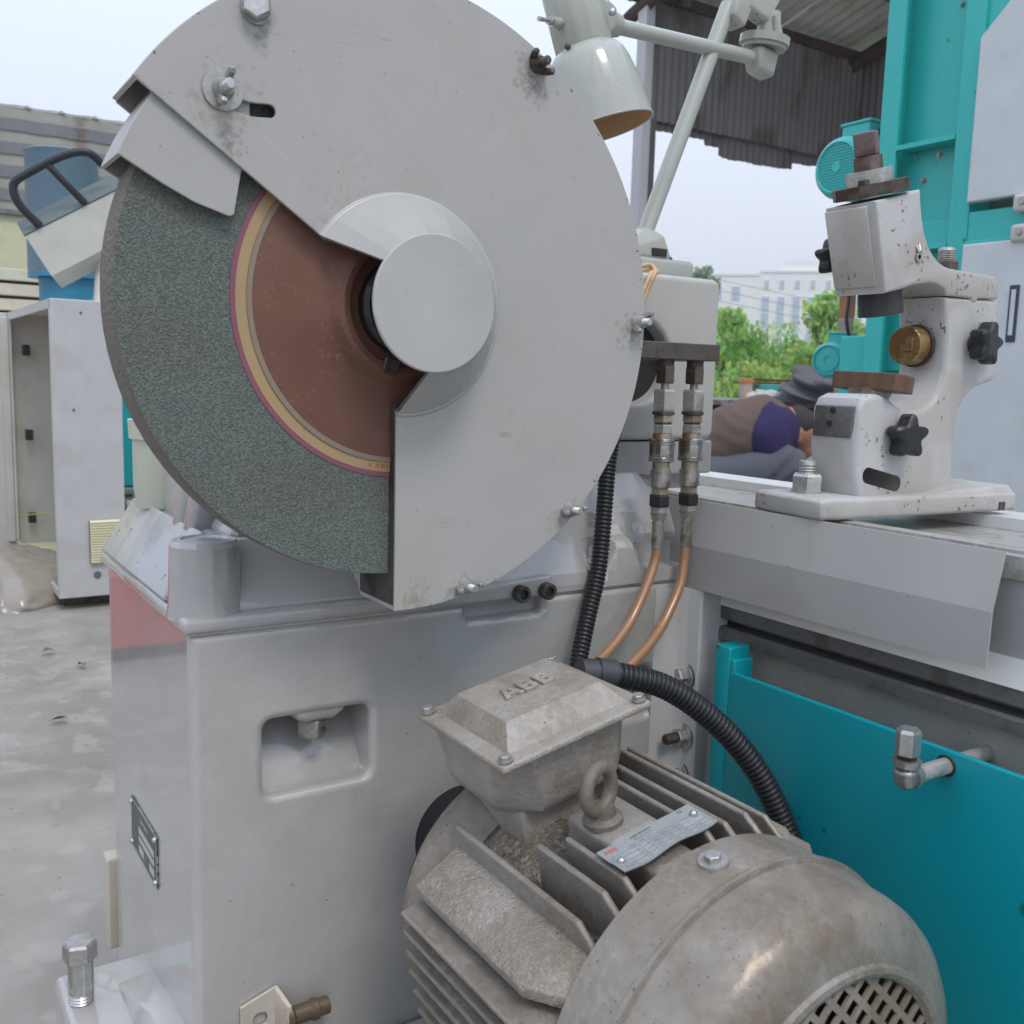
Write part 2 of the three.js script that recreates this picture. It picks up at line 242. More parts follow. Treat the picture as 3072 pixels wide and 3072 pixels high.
// open shed at the right: post, roof sheets, hanging cladding, purlins
{
  const t = thing('open_shed', 'open steel shed with rusty corrugated cladding hanging under its pitched roof', 'shed', [0, 0, 0]);
  const Z = -6, x0 = 4.98;
  // cladding sheets, about 0.8 m each
  for (let k = 0; k < 3; k++) { const o = obj('cladding_sheet', [corrugated(0.86, 0.86, 0.072, 0.008)], K.tin, t); o.position.set(x0 + 0.43 + k * 0.81, 3.40, Z + (k % 2) * 0.012); }
  for (let k = 0; k < 3; k++) { const o = obj('cladding_skirt', [corrugated(0.86, 0.30, 0.072, 0.008, 0.15, 60 + k * 3)], K.tin, t); o.position.set(x0 + 0.43 + k * 0.81, 2.98, Z - 0.05 + (k % 2) * 0.012); }
  obj('girt', [bx([x0 - 0.05, 3.06, Z - 0.09], [x0 + 2.6, 3.10, Z - 0.03], 0)], K.steelRed, t);
  obj('eave_beam', [bx([x0 - 0.12, 3.81, Z - 0.1], [7.42, 3.89, Z + 0.03], 0)], K.steelRed, t);
  const side = obj('cladding_sheet', [corrugated(3.2, 1.0, 0.072, 0.008)], K.tin, t); side.rotation.y = -Math.PI / 2; side.position.set(7.42, 3.42, Z + 1.6);
  // roof rises towards the viewer
  const slope = 0.26;
  for (let k = 0; k < 11; k++) { const g = corrugated(0.86, 7.6, 0.125, 0.016); const o = obj('roof_sheet', [g], K.roofTin, t); o.rotation.x = Math.PI / 2 - slope + Math.PI; o.position.set(x0 - 0.1 + 0.43 + k * 0.81, 3.93 + Math.sin(slope) * 3.7 + (k % 2) * 0.014, Z - 0.2 + Math.cos(slope) * 3.7); }
  for (let k = 0; k < 5; k++) { const d = 0.9 + k * 1.35; obj('purlin', [at(new THREE.BoxGeometry(9, 0.11, 0.06), [x0 + 4.4, 3.93 - 0.085 + Math.sin(slope) * d, Z - 0.2 + Math.cos(slope) * d], [-slope, 0, 0])], K.steelRed, t); }
  const ry = d => 3.93 - 0.2 + Math.sin(slope) * d, rz = d => Z - 0.2 + Math.cos(slope) * d;
  for (const x of [x0 - 0.02, 7.3, 10.2]) obj('rafter', [line([x, ry(0), rz(0)], [x, ry(7.2), rz(7.2)], 0.07, 0.07, 4)], K.steelRed, t);
  obj('post', [bx([x0 - 0.05, FLOOR, Z - 0.06], [x0 + 0.03, 5.6, Z + 0.04], 0)], M([0.62, 0.61, 0.63], { map: T.tin, rough: 0.5 }), t);
  obj('post', [bx([x0 + 0.033, FLOOR, Z - 0.10], [x0 + 0.12, 4.2, Z + 0.0], 0)], M([0.15, 0.145, 0.13], { map: T.tin, rough: 0.6 }), t);
  obj('post', [bx([10.1, FLOOR, Z - 0.06], [10.22, 4.1, Z + 0.06], 0)], K.steelRed, t);
  obj('post', [bx([10.1, FLOOR, Z + 6.4], [10.22, 5.6, Z + 6.52], 0)], K.steelRed, t);
  obj('end_clamp', [line([x0 + 0.2, 3.86, Z + 0.12], [x0 + 0.5, 3.92, Z + 0.2], 0.035, 0.03, 8), crease(cyl(0.06, 0.05, 0.08, [x0 + 0.24, 3.8, Z + 0.13]))], K.dark, t);
}
// far warehouse at the left
{
  const t = thing('warehouse', 'long low warehouse with grey and translucent striped cladding behind the cabinet', 'warehouse', [0, 0, -15]);
  const ms = [M([0.40, 0.385, 0.35], { map: T.tin, rough: 0.6 }), M([0.215, 0.215, 0.235], { map: T.tin, rough: 0.55 })];
  for (let k = 0; k < 9; k++) { const g = corrugated(16, 0.152, 0.42, 0.022, 0, 1, 6); const o = obj('cladding_strip', [g], ms[k % 2], t); o.position.set(3, 4.36 - 0.076 - k * 0.15, (k % 2) * 0.02); }
  obj('ridge_cap', [corrugated(16, 0.02, 0.42, 0.03, 0, 1, 6).translate(3, 4.372, 0.012)], ms[0], t);
  for (let k = 0; k < 38; k++) obj('ridge_bump', [crease(cyl(0.02, 0.05, 0.04, [-4.8 + k * 0.42, 4.385, -0.01], undefined, 8))], ms[0], t);
  obj('wall', [bx([-5, FLOOR, -3], [11, 4.3, -0.08], 0)], M([0.55, 0.54, 0.47], { map: T.paint, rough: 0.7 }), t);
  for (let k = 0; k < 4; k++) obj('door_panel', [bx([0.6 + k * 0.75, 1.9, -0.06], [1.33 + k * 0.75, 2.98, -0.02], 0.01)], M([0.60, 0.59, 0.40], { map: T.paint, rough: 0.6 }), t);
  obj('lintel', [bx([-5, 2.98, -0.06], [11, 3.04, 0.05], 0)], ms[1], t);
}
// stack of pale boards in front of the warehouse
{
  const t = thing('board_stack', 'stack of cream sandwich boards beside the blue duct', 'board stack', [0.55, FLOOR, -8.6], 0.1);
  for (let k = 0; k < 14; k++) { const o = obj('board', [box(1.5 + rr(-0.1, 0.05), 0.085, 1.0, 0.006)], M([0.62 + rr(-0.05, 0.05), 0.60 + rr(-0.05, 0.03), 0.50], { map: T.paint, rough: 0.6 }), t); o.position.set(rr(-0.05, 0.05), 0.06 + k * 0.107, rr(-0.05, 0.05)); o.rotation.y = rr(-0.03, 0.03); }
}
{
  const t = thing('steel_post', 'grey green steel post at the left edge beside the cabinet', 'post', [0.2, FLOOR, -5.6]);
  obj('shaft', [box(0.05, 2.2, 0.05, 0.004, [0, 1.1, 0])], M([0.22, 0.26, 0.24], { rough: 0.5, map: T.tin }), t); obj('foot_plate', [box(0.14, 0.012, 0.14, 0.002, [0, 0.007, 0])], K.dark, t);
}
// blue round duct behind the cabinet
{
  const t = thing('blue_duct', 'wide blue round sheet metal duct standing behind the cabinet', 'duct', [0.80, FLOOR, -5.18]);
  const m = M([0.115, 0.19, 0.245], { map: T.teal, rough: 0.4, side: THREE.DoubleSide }), m2 = M([0.03, 0.22, 0.36], { map: T.teal, rough: 0.35 });
  obj('upper_section', [crease(lathe([[0.16, 1.22], [0.158, 1.77], [0.162, 1.78], [0.156, 1.785], [0.152, 1.77], [0.152, 1.22]], 48))], m, t);
  obj('lower_section', [crease(cyl(0.135, 0.135, 1.24, [0.02, 0.62, 0], undefined, 48))], m2, t);
  obj('flange', [crease(cyl(0.166, 0.166, 0.02, [0.005, 1.22, 0], undefined, 48))], m2, t);
}
// electrical cabinet with open door
{
  const t = thing('electrical_cabinet', 'tall grey electrical cabinet with its door open and cream inside', 'cabinet', [0.487, 0.242, -3.46]);
  const W = 0.21, H = 0.97, L = 1.16, s = 0.006;   // sizes along x, y, -z; open towards -x
  obj('side_wall', [bx([0, 0, -0.008], [W, H, 0], 0.003)], K.cabinet, t);
  obj('side_wall', [bx([0, 0, -L], [W, H, -L + 0.008], 0.003)], K.cabinet, t);
  obj('back_wall', [bx([W - 0.004, 0.002, -L], [W, H - 0.002, -0.009], 0.001)], K.cream, t);
  obj('top_wall', [bx([0, H - 0.006, -L + 0.009], [W - 0.005, H + 0.001, -0.009], 0.001)], K.white, t);
  obj('bottom_wall', [bx([0, 0, -L + 0.009], [W - 0.005, 0.006, -0.009], 0.001)], K.cream, t);
  obj('inner_lining', [bx([0.02, 0.008, -0.012], [W - 0.006, H - 0.008, -0.0095], 0)], K.cream, t);
  obj('door_frame', [bx([-0.001, 0.03, -0.034], [0.008, H - 0.03, -0.009], 0.002), bx([-0.001, H - 0.03, -L + 0.02], [0.008, H - 0.006, -0.03], 0.002), bx([-0.001, 0.006, -L + 0.02], [0.008, 0.026, -0.03], 0.002), bx([-0.001, 0.03, -L + 0.009], [0.008, H - 0.03, -L + 0.05], 0.002)], K.white, t);
  for (const y of [0.12, 0.47, 0.82]) obj('hinge', [box(0.03, 0.045, 0.03, 0.006, [0.06, y, -L + 0.05])], K.black, t);
  const op = obj('outlet_panel', [box(0.006, 0.2, 0.16, 0.002, [W - 0.008, 0.74, -0.3])], K.cream, t);
  obj('cut_out', [cyl(0.045, 0.045, 0.004, [W - 0.013, 0.775, -0.3], [0, 0, Math.PI / 2]), cyl(0.045, 0.045, 0.004, [W - 0.013, 0.70, -0.3], [0, 0, Math.PI / 2])], K.hole, op);
  const door = obj('door', [bx([-0.72, 0.0, -L - 0.004], [-0.002, H, -L + 0.012], 0.004), bx([-0.03, 0.02, -L + 0.012], [-0.002, H - 0.02, -L + 0.035], 0.003)], K.white, t);
  obj('door_plan', [bx([-0.5, 0.25, -L + 0.013], [-0.08, 0.75, -L + 0.02], 0.002)], K.cream, door);
  const vent = obj('vent_grille', [bx([0.095, 0.115, 0.001], [0.225, 0.255, 0.008], 0.002)], M([0.10, 0.09, 0.06], { rough: 0.7 }), t);
  for (let k = 0; k < 16; k++) obj('louvre', [at(new THREE.BoxGeometry(0.126, 0.0055, 0.012), [0.16, 0.119 + k * 0.0088, 0.009], [0.5, 0, 0])], K.ventCream, vent);
  for (const x of [0.118, 0.165]) obj('knockout', [cyl(0.012, 0.012, 0.003, [x, 0.072, 0.001], [Math.PI / 2, 0, 0])], M([0.12, 0.12, 0.12]), t);
  for (const [x, y] of [[0.06, 0.62], [0.09, 0.93]]) obj('screw', [cyl(0.0035, 0.0035, 0.004, [x, y, 0.001], [Math.PI / 2, 0, 0], 10)], K.dark, t);
  for (const [a, c] of [[[[0.01, 0.14, -1.05], [0.06, 0.19, -0.7], [0.15, 0.24, -0.3], [0.19, 0.25, -0.1]], [0.45, 0.34, 0.03]], [[[0.19, 0.25, -0.12], [0.12, 0.22, -0.25], [0.1, 0.14, -0.34], [0.12, 0.13, -0.3], [0.19, 0.14, -0.1]], [0.12, 0.24, 0.03]], [[[0.19, 0.15, -0.12], [0.12, 0.14, -0.3], [0.10, 0.12, -0.32], [0.13, 0.145, -0.2], [0.19, 0.17, -0.1]], [0.42, 0.33, 0.03]], [[[0.19, 0.34, -0.08], [0.13, 0.33, -0.2], [0.19, 0.31, -0.1]], [0.14, 0.26, 0.03]]]) obj('wire', [tube(a, 0.003, 40, 8)], M(c, { rough: 0.5 }), t);
  for (const z of [-0.08, -1.0]) obj('foot', [bx([0.02, -0.042, z - 0.06], [W - 0.02, 0, z], 0.004)], K.dark, t);
}
// tilted control box with a loop handle
{
  const c = V(0.66, 1.47, -3.61);
  const t = thing('control_box', 'tilted off-white control box with a black tubular loop handle', 'control box', [c.x, c.y, c.z]);
  const fw = V(-c.x, 1 - c.y, -c.z).normalize(), rt = V(0, 1, 0).cross(fw).normalize(), up = fw.clone().cross(rt), a = R(31);
  const r2 = rt.clone().multiplyScalar(Math.cos(a)).addScaledVector(up, Math.sin(a)), u2 = fw.clone().cross(r2);
  t.quaternion.setFromRotationMatrix(new THREE.Matrix4().makeBasis(r2, u2, fw));
  const prof = shape([[-0.075, 0.05], [0.066, 0.05], [0.112, -0.03], [0.112, -0.10], [-0.125, -0.10], [-0.125, -0.06]]);   // x: up, y: depth
  const sh = new THREE.ExtrudeGeometry(prof, { depth: 0.34, bevelEnabled: false }); sh.applyMatrix4(new THREE.Matrix4().makeBasis(V(0, 1, 0), V(0, 0, 1), V(1, 0, 0))); sh.translate(-0.21, 0, 0);
  obj('housing', [sh], M([0.62, 0.635, 0.58], { map: T.paint, rough: 0.45 }), t);
  obj('lid', [new THREE.ExtrudeGeometry(shape([[0.0665, 0.0505], [0.1125, -0.0298], [0.1175, -0.027], [0.0705, 0.0535]]), { depth: 0.346, bevelEnabled: false }).applyMatrix4(new THREE.Matrix4().makeBasis(V(0, 1, 0), V(0, 0, 1), V(1, 0, 0))).translate(-0.213, 0, 0)], M([0.12, 0.15, 0.14], { map: T.paint, rough: 0.6 }), t);
  obj('handle', [tube([[-0.155, 0.075, 0.048], [-0.17, 0.17, 0.06], [-0.15, 0.215, 0.06], [-0.09, 0.225, 0.06], [0.05, 0.222, 0.06], [0.10, 0.20, 0.06], [0.12, 0.15, 0.05]], 0.0135, 60, 12), tube([[0.005, 0.075, 0.048], [-0.01, 0.14, 0.06], [-0.03, 0.222, 0.06]], 0.012, 30, 12)], M([0.02, 0.024, 0.032], { rough: 0.45 }), t);
  const d = c.clone(); // arm down to the cabinet top, behind the wheel
  const arm = obj('support_arm', [line([d.x + 0.03, d.y - 0.05, d.z - 0.06], [0.66, 1.213, -3.6], 0.02, 0.02, 12)], K.white); scene.remove(arm); arm.name = 'support_arm'; t.updateMatrixWorld(); arm.applyMatrix4(t.matrixWorld.clone().invert()); t.add(arm);
}
// teal machine part seen between cabinet and wheel
{
  const t = thing('teal_cabinet', 'teal machine housing on a grey stand between cabinet and grinding wheel', 'machine housing', [0.83, FLOOR, -4.3]);
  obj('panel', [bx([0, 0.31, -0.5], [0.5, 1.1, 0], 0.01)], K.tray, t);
  obj('stand', [bx([-0.015, 0.0, -0.45], [0.45, 0.18, -0.02], 0.01), bx([-0.01, 0.18, -0.45], [0.45, 0.308, 0.01], 0.012)], M([0.16, 0.19, 0.19], { map: T.paint, rough: 0.5 }), t);
  obj('clamp', [box(0.05, 0.03, 0.04, 0.004, [0.06, 0.24, 0.03])], M([0.55, 0.52, 0.42], { rough: 0.5 }), t);
  obj('slot', [box(0.03, 0.014, 0.02, 0.003, [0.05, 0.275, 0.005])], K.hole, t);
}
// crumpled plastic sheeting on the floor
{
  const g = new THREE.SphereGeometry(1, 90, 40, 0, Math.PI * 2, 0, Math.PI / 2), p = g.attributes.position;
  for (let i = 0; i < p.count; i++) { const x = p.getX(i), y = p.getY(i), z = p.getZ(i), k = 0.75 + 0.5 * fbm(x * 0.3 + 2, z * 0.3 + y * 0.2 + 2, 7, 4, 301); p.setXYZ(i, x * 0.42 * k, y * 0.15 * k, z * 0.5 * k); }
  g.computeVertexNormals();
  const o = obj('plastic_sheet', [g], M([0.30, 0.27, 0.24], { rough: 0.22, bump: T.concBump, bs: 0.01 })); o.position.set(0.30, FLOOR - 0.004, -3.95);
  tag(o, 'crumpled heap of clear plastic sheeting on the floor beside the cabinet', 'plastic sheeting');
}
// red sheet metal locker that the glossy column mirrors (left of the frame)
{
  const t = thing('red_toolbox', 'low red steel tool chest standing on the floor outside the frame to the left', 'tool chest', [-0.36, FLOOR, -3.25], 0.05);
  obj('body', [bx([-0.3, 0.04, -0.6], [0.3, 0.25, 0.5], 0.01)], M([0.50, 0.05, 0.03], { map: T.paint, rough: 0.4 }), t);
  for (let k = 0; k < 2; k++) obj('drawer', [bx([0.3, 0.055 + k * 0.095, -0.57], [0.315, 0.14 + k * 0.095, 0.47], 0.005)], M([0.55, 0.055, 0.035], { map: T.paint, rough: 0.4 }), t);
  for (const [x, z] of [[-0.25, -0.4], [0.25, -0.4], [-0.25, 0.4], [0.25, 0.4]]) obj('foot', [cyl(0.03, 0.03, 0.04, [x, 0.02, z])], K.black, t);
}
// ------------------------------------------------------------------ right-hand background
const leafShape = (() => { const g = new THREE.PlaneGeometry(1, 1, 2, 2), p = g.attributes.position; for (let i = 0; i < p.count; i++) { const x = p.getX(i), y = p.getY(i); p.setXYZ(i, x * (1 - Math.abs(y) * 1.1) * 0.62, y, 0.22 * Math.abs(x) - 0.25 * y * y); } g.computeVertexNormals(); return g.toNonIndexed(); })();
function foliage(n, size, place, s) { // merged small leaves with their own shades
  seed = s; const lp = leafShape.attributes.position, ln = leafShape.attributes.normal, m = lp.count, pos = new Float32Array(n * m * 3), nor = new Float32Array(n * m * 3), col = new Float32Array(n * m * 3), q = new THREE.Quaternion(), v = V(), e = new THREE.Euler();
  for (let k = 0; k < n; k++) {
    const [x, y, z] = place(k), sz = size * rr(0.6, 1.3), b = rr(0.6, 1.45), ye = rr(0, 1);
    e.set(rr(-1.2, 0.9), rr(0, 6.28), rr(-0.9, 0.9)); q.setFromEuler(e);
    for (let i = 0; i < m; i++) { const o = (k * m + i) * 3; v.fromBufferAttribute(lp, i).multiplyScalar(sz).applyQuaternion(q); pos[o] = x + v.x; pos[o + 1] = y + v.y; pos[o + 2] = z + v.z; v.fromBufferAttribute(ln, i).applyQuaternion(q); nor[o] = v.x; nor[o + 1] = v.y; nor[o + 2] = v.z; col[o] = b * (0.62 + 0.5 * ye); col[o + 1] = b; col[o + 2] = b * (0.75 - 0.2 * ye); }
  }
  const g = new THREE.BufferGeometry(); g.setAttribute('position', new THREE.BufferAttribute(pos, 3)); g.setAttribute('normal', new THREE.BufferAttribute(nor, 3)); g.setAttribute('color', new THREE.BufferAttribute(col, 3)); return g;
}
const leafMat = (c, t = 0.62) => M(c, { physical: true, rough: 0.6, transmission: t, thickness: 0, side: THREE.DoubleSide, vertexColors: true });
function plant(name, label, cat, group, pos, h, w, n, leaf, col, s, trunk = 0) {
  const t = thing(name, label, cat, pos, 0, group); seed = s;
  const clumps = []; const base = trunk * h;
  for (let k = 0; k < Math.round(12 + n / 260); k++) { const a = rr(0, 6.28), y = rr(0, 1), rad = w * Math.sqrt(rnd()) * (trunk ? Math.sqrt(Math.max(0.05, 1 - Math.pow(Math.abs(y - 0.45) / 0.6, 2))) : (1 - 0.55 * y)); clumps.push([Math.cos(a) * rad, base + y * (h - base) * 0.92 + 0.02, Math.sin(a) * rad, w * rr(0.16, 0.36)]); }
  const g = foliage(n, leaf, () => { const c = clumps[Math.floor(rnd() * clumps.length)], d = V(rr(-1, 1), rr(-1, 1), rr(-1, 1)).multiplyScalar(c[3]); return [c[0] + d.x, Math.max(0.02, c[1] + d.y), c[2] + d.z]; }, s + 7);
  const o = new THREE.Mesh(g, leafMat(col)); o.name = 'foliage'; o.castShadow = o.receiveShadow = true; t.add(o);
  const stems = []; if (trunk) stems.push(line([0, 0, 0], [0.02 * h, h * 0.7, 0], 0.028 * h, 0.01 * h, 8)); else stems.push(line([0, 0, 0], [0, h * 0.4, 0], 0.012, 0.008, 6));
  for (const c of clumps) stems.push(line([0, Math.min(c[1] * 0.5, h * 0.5), 0], [c[0], c[1], c[2]], 0.008 + 0.004 * h * (trunk ? 1 : 0.4), 0.004, 5));
  obj(trunk ? 'trunk' : 'stems', stems, M([0.10, 0.075, 0.05], { rough: 0.9 }), t);
  return t;
}
const shrubG = 'overgrown shrubs behind the yard';
[[6.62, -6.75, 1.55, 0.42, 'light green shrub at the far left of the overgrown row, against the grinder head'], [7.2, -6.95, 1.36, 0.5, 'second shrub from the left, low and loose'], [7.0, -6.2, 1.2, 0.5, 'mid-row shrub with yellowish tips above the teal crate'], [7.85, -7.0, 1.36, 0.55, 'dense shrub right of the middle of the row'], [7.38, -6.1, 1.25, 0.45, 'shrub just left of the rusty post'], [6.3, -6.1, 0.95, 0.5, 'short shrub in front of the row at the left'], [7.6, -6.0, 1.5, 0.45, 'tall shrub at the right end of the row behind the rusty post']].forEach(([x, z, h, w, l], i) => plant('shrub', l, 'shrub', shrubG, [x, FLOOR - 0.02, z], h, w, 3600, 0.056, [[0.68, 0.78, 0.45], [0.64, 0.76, 0.46], [0.73, 0.79, 0.46]][i % 3], 400 + i * 31));
plant('young_tree', 'young tree with pale leaves rising above the shrubs near the rusty post', 'tree', undefined, [9.75, FLOOR, -8.2], 1.95, 0.42, 2400, 0.09, [0.56, 0.68, 0.38], 811, 0.35);
plant('poplar_tree', 'slim hazy tree in front of the left end of the far building', 'tree', undefined, [34.5, FLOOR, -36.5], 6.6, 1.1, 2600, 0.3, [0.33, 0.42, 0.32], 823, 0.2);
[[42.5, -40.5, 3.6, 2.4, 'hazy round tree left of the middle of the far tree line'], [46.5, -38.5, 4.0, 2.5, 'hazy round tree in the middle of the far tree line'], [49.5, -36, 3.4, 2.4, 'hazy round tree right of the middle of the far tree line'], [38, -44, 3.4, 2.2, 'hazy low tree at the left end of the far tree line'], [52.5, -33, 3.6, 2.4, 'hazy tree at the right end of the far tree line']].forEach(([x, z, h, w, l], i) => plant('far_tree', l, 'tree', 'hazy trees before the far building', [x, FLOOR, z], h, w, 2400, 0.34, [0.36, 0.45, 0.33], 840 + i * 9, 0.15));
{ // low weeds as one mass
  const g = foliage(9000, 0.06, () => { const u = rr(0, 1), v = rr(0, 1); return [5.6 + u * 4 + v * 1.2, FLOOR + rr(0, 0.6), -5.0 - v * 3.4 + u * 0.6]; }, 905);
  const o = new THREE.Mesh(g, leafMat([0.60, 0.67, 0.34])); o.name = numbered('weeds'); o.castShadow = o.receiveShadow = true; scene.add(o); tag(o, 'tangle of low weeds and grass under the shrubs', 'weeds', null, 'stuff');
}
{ // distant wall between shrubs and trees
  const t = thing('boundary_wall', 'low brown boundary wall beyond the shrubs', 'wall', [17, FLOOR, -13.5], -0.92);
  obj('wall', [bx([-9, 0, -0.1], [9, 1.15, 0.1], 0)], M([0.30, 0.24, 0.22], { map: T.wall, rough: 0.9 }), t); obj('coping', [bx([-9.05, 1.15, -0.14], [9.05, 1.2, 0.14], 0.01)], M([0.25, 0.2, 0.19], { rough: 0.9 }), t);
}
{ // far office building
  const c = V(83, 0, -80), t = thing('office_building', 'pale hazy office building with tall blue window strips far behind', 'building', [c.x, FLOOR, c.z], -0.8);
  const wl = M([0.84, 0.82, 0.79], { rough: 0.9 }), gl = M([0.42, 0.50, 0.62], { rough: 0.3 });  // wall and glass lightened, so part of the distance haze is in the colour
  obj('wing', [bx([-11, 0, -8], [0.6, 12.9, 0.3], 0)], wl, t); obj('wing', [bx([0.6, 0, -8], [13, 13.3, 0], 0)], wl, t);
  obj('tower', [bx([3.2, 13.3, -7], [7.6, 14.6, -0.4], 0)], wl, t);
  obj('parapet', [bx([-11.1, 12.9, -8.1], [0.65, 13.15, 0.4], 0)], wl, t); obj('parapet', [bx([0.66, 13.3, -8.1], [13.1, 13.55, 0.1], 0)], wl, t);
  const win = (x, w, y0, y1, z) => { const o = obj('window', [bx([x, y0, z], [x + w, y1, z + 0.12], 0)], wl, t); obj('pane', [bx([x + 0.06, y0 + 0.06, z + 0.121], [x + w - 0.06, y1 - 0.06, z + 0.14], 0)], gl, o); };
  for (const x of [-9.6, -8.2, -6.3, -4.2, -2.2]) { win(x, 0.95, 10.3, 11.8, 0.3); win(x, 0.95, 7.9, 9.3, 0.3); win(x, 0.95, 5.2, 6.9, 0.3); }
  for (let k = 0; k < 7; k++) { const x = 1.1 + k * 1.65; for (let j = 0; j < 4; j++) win(x, 0.85, 3.6 + j * 1.8, 5.3 + j * 1.8, 0); win(x + 0.2, 0.5, 11.6, 12.5, 0); }
}
{ // overhead wires
  const t = thing('power_line', 'thin overhead power line with a small crossarm crossing before the far building', 'power line', [0, 0, 0]);
  const A = [16.2, 0, -21.6]; obj('pole', [cyl(0.07, 0.1, 5.2, [A[0], FLOOR + 2.6, A[2]], undefined, 8)], M([0.2, 0.2, 0.2]), t);
  obj('crossarm', [box(0.9, 0.07, 0.07, 0.005, [A[0], 4.95, A[2]], [0, 0.5, 0]), box(0.6, 0.06, 0.06, 0.005, [A[0], 4.6, A[2]], [0, 0.5, 0])], M([0.2, 0.2, 0.2]), t);
  for (let k = 0; k < 3; k++) obj('wire', [tube([[A[0] + 0.1, 4.5 - k * 0.3, A[2]], [22, 3.95 - k * 0.3, -21.5], [25, 3.6 - k * 0.3, -20.4], [34, 3.9 - k * 0.3, -14]], 0.006, 40, 5)], K.blackMat, t);
}
// bench, crates and rags beside the crouching man
{
  const t = thing('work_bench', 'black framed bench with a grey top behind the crouching man', 'bench', [3.95, FLOOR, -3.75], -0.62);
  obj('top', [bx([-0.5, 0.70, -0.3], [0.9, 0.73, 0.35], 0.004)], M([0.30, 0.31, 0.34], { rough: 0.35, map: T.steel }), t);
  for (const [x, z] of [[-0.48, 0.3], [0.86, 0.3], [-0.48, -0.26], [0.86, -0.26]]) obj('leg', [box(0.06, 0.7, 0.06, 0.004, [x, 0.35, z])], K.blackMat, t);
  obj('apron', [bx([-0.5, 0.60, 0.29], [0.9, 0.70, 0.33], 0.004)], K.blackMat, t);
  obj('drawer', [bx([-0.40, 0.30, 0.22], [0.5, 0.595, 0.3], 0.006)], M([0.62, 0.61, 0.56], { map: T.paint, rough: 0.6 }), t);
}
{
  const t = thing('teal_crate', 'teal wooden crate with a dark knob behind the crouching man', 'crate', [4.42, 0.925, -3.80], -0.57);
  obj('body', [bx([-0.30, 0, -0.16], [0.06, 0.085, 0.16], 0.003)], M([0.05, 0.36, 0.37], { map: T.teal, rough: 0.5 }), t);
  obj('body', [bx([0.062, 0, -0.14], [0.62, 0.083, 0.12], 0.003)], M([0.04, 0.24, 0.25], { map: T.teal, rough: 0.5 }), t);
  obj('knob', [crease(cyl(0.006, 0.022, 0.03, [-0.2, 0.045, 0.172], [Math.PI / 2, 0, 0], 4))], K.dark, t);
  const mb = M([0.30, 0.22, 0.14], { map: T.board, rough: 0.8 });
  [[-0.4, 0.45, 0.0, 0.03], [-0.28, 0.5, 0.012, -0.04], [-0.1, 0.65, 0.024, 0.05], [0.1, 0.66, 0.030, -0.02]].forEach(([a, b, y, r], i) => tag(obj('loose_board', [box(b - a, 0.01, 0.2, 0.001, [(a + b) / 2, 0.094 + y, 0], [0, r, r * 0.25])], i === 2 ? M([0.6, 0.57, 0.5], { map: T.board }) : mb).translateX(0), ['bottom weathered board on the teal crate', 'second weathered board up on the teal crate', 'whitish board on the teal crate', 'topmost short board at the right of the teal crate'][i], 'board', 'boards lying on the teal crate').applyMatrix4(new THREE.Matrix4().compose(t.position, t.quaternion, V(1, 1, 1))));
}
{
  const t = thing('orange_block', 'orange painted block left of the teal crate', 'block', [4.0, 0.925, -3.86], -0.57);
  obj('body', [box(0.05, 0.09, 0.1, 0.004, [0, 0.045, 0])], M([0.55, 0.42, 0.35], { map: T.wear, rough: 0.6 }), t); obj('cap', [box(0.06, 0.03, 0.105, 0.006, [0, 0.1, 0])], M([0.6, 0.24, 0.09], { map: T.wear, rough: 0.6 }), t);
}
function heap(name, label, cat, c, s, colr, sd) {
  const g = new THREE.SphereGeometry(1, 60, 36), p = g.attributes.position;
  for (let i = 0; i < p.count; i++) { const x = p.getX(i), y = p.getY(i), z = p.getZ(i), k = 0.72 + 0.55 * Math.abs(fbm(x * 0.22 + 3, y * 0.22 + z * 0.13 + 3, 6, 3, sd) - 0.5) * 2; p.setXYZ(i, x * s[0] * k, Math.max(-0.4, y) * s[1] * k, z * s[2] * k); }
  g.computeVertexNormals(); const o = obj(name, [g], M(colr, { map: T.cloth, rough: 0.9 })); o.position.set(...c); tag(o, label, cat); return o;
}
heap('rag_pile', 'heap of grey tarpaulin and rags behind the head of the man', 'rags', [4.0, 0.975, -3.34], [0.28, 0.13, 0.2], [0.13, 0.125, 0.135], 611);
heap('white_bag', 'crumpled white bag on the bench behind the man', 'bag', [3.79, 0.943, -3.52], [0.11, 0.045, 0.09], [0.55, 0.53, 0.5], 617);
heap('pale_sack', 'pale folded sack in front of the teal crate', 'sack', [3.98, 0.943, -3.42], [0.11, 0.035, 0.09], [0.42, 0.36, 0.31], 619);

// ------------------------------------------------------------------ grinder base column
const ZB = -0.735;                                     // front face of the column
const roundRect = (x0, x1, y0, y1, r) => { const s = new THREE.Path(); s.moveTo(x0 + r, y0); s.lineTo(x1 - r, y0); s.quadraticCurveTo(x1, y0, x1, y0 + r); s.lineTo(x1, y1 - r); s.quadraticCurveTo(x1, y1, x1 - r, y1); s.lineTo(x0 + r, y1); s.quadraticCurveTo(x0, y1, x0, y1 - r); s.lineTo(x0, y0 + r); s.quadraticCurveTo(x0, y0, x0 + r, y0); return s; };
function boltY(parent, name, p, af, h, rot, washer, m = K.zinc) { // hex bolt with head along rotated +y
  const gs = [hexHead(af, h)]; if (washer) gs.push(crease(cyl(af * 0.95, af * 0.95, 0.002, [0, -0.001, 0], undefined, 32)));
  return obj(name, gs.map(g => at(g, p, rot)), m, parent);
}
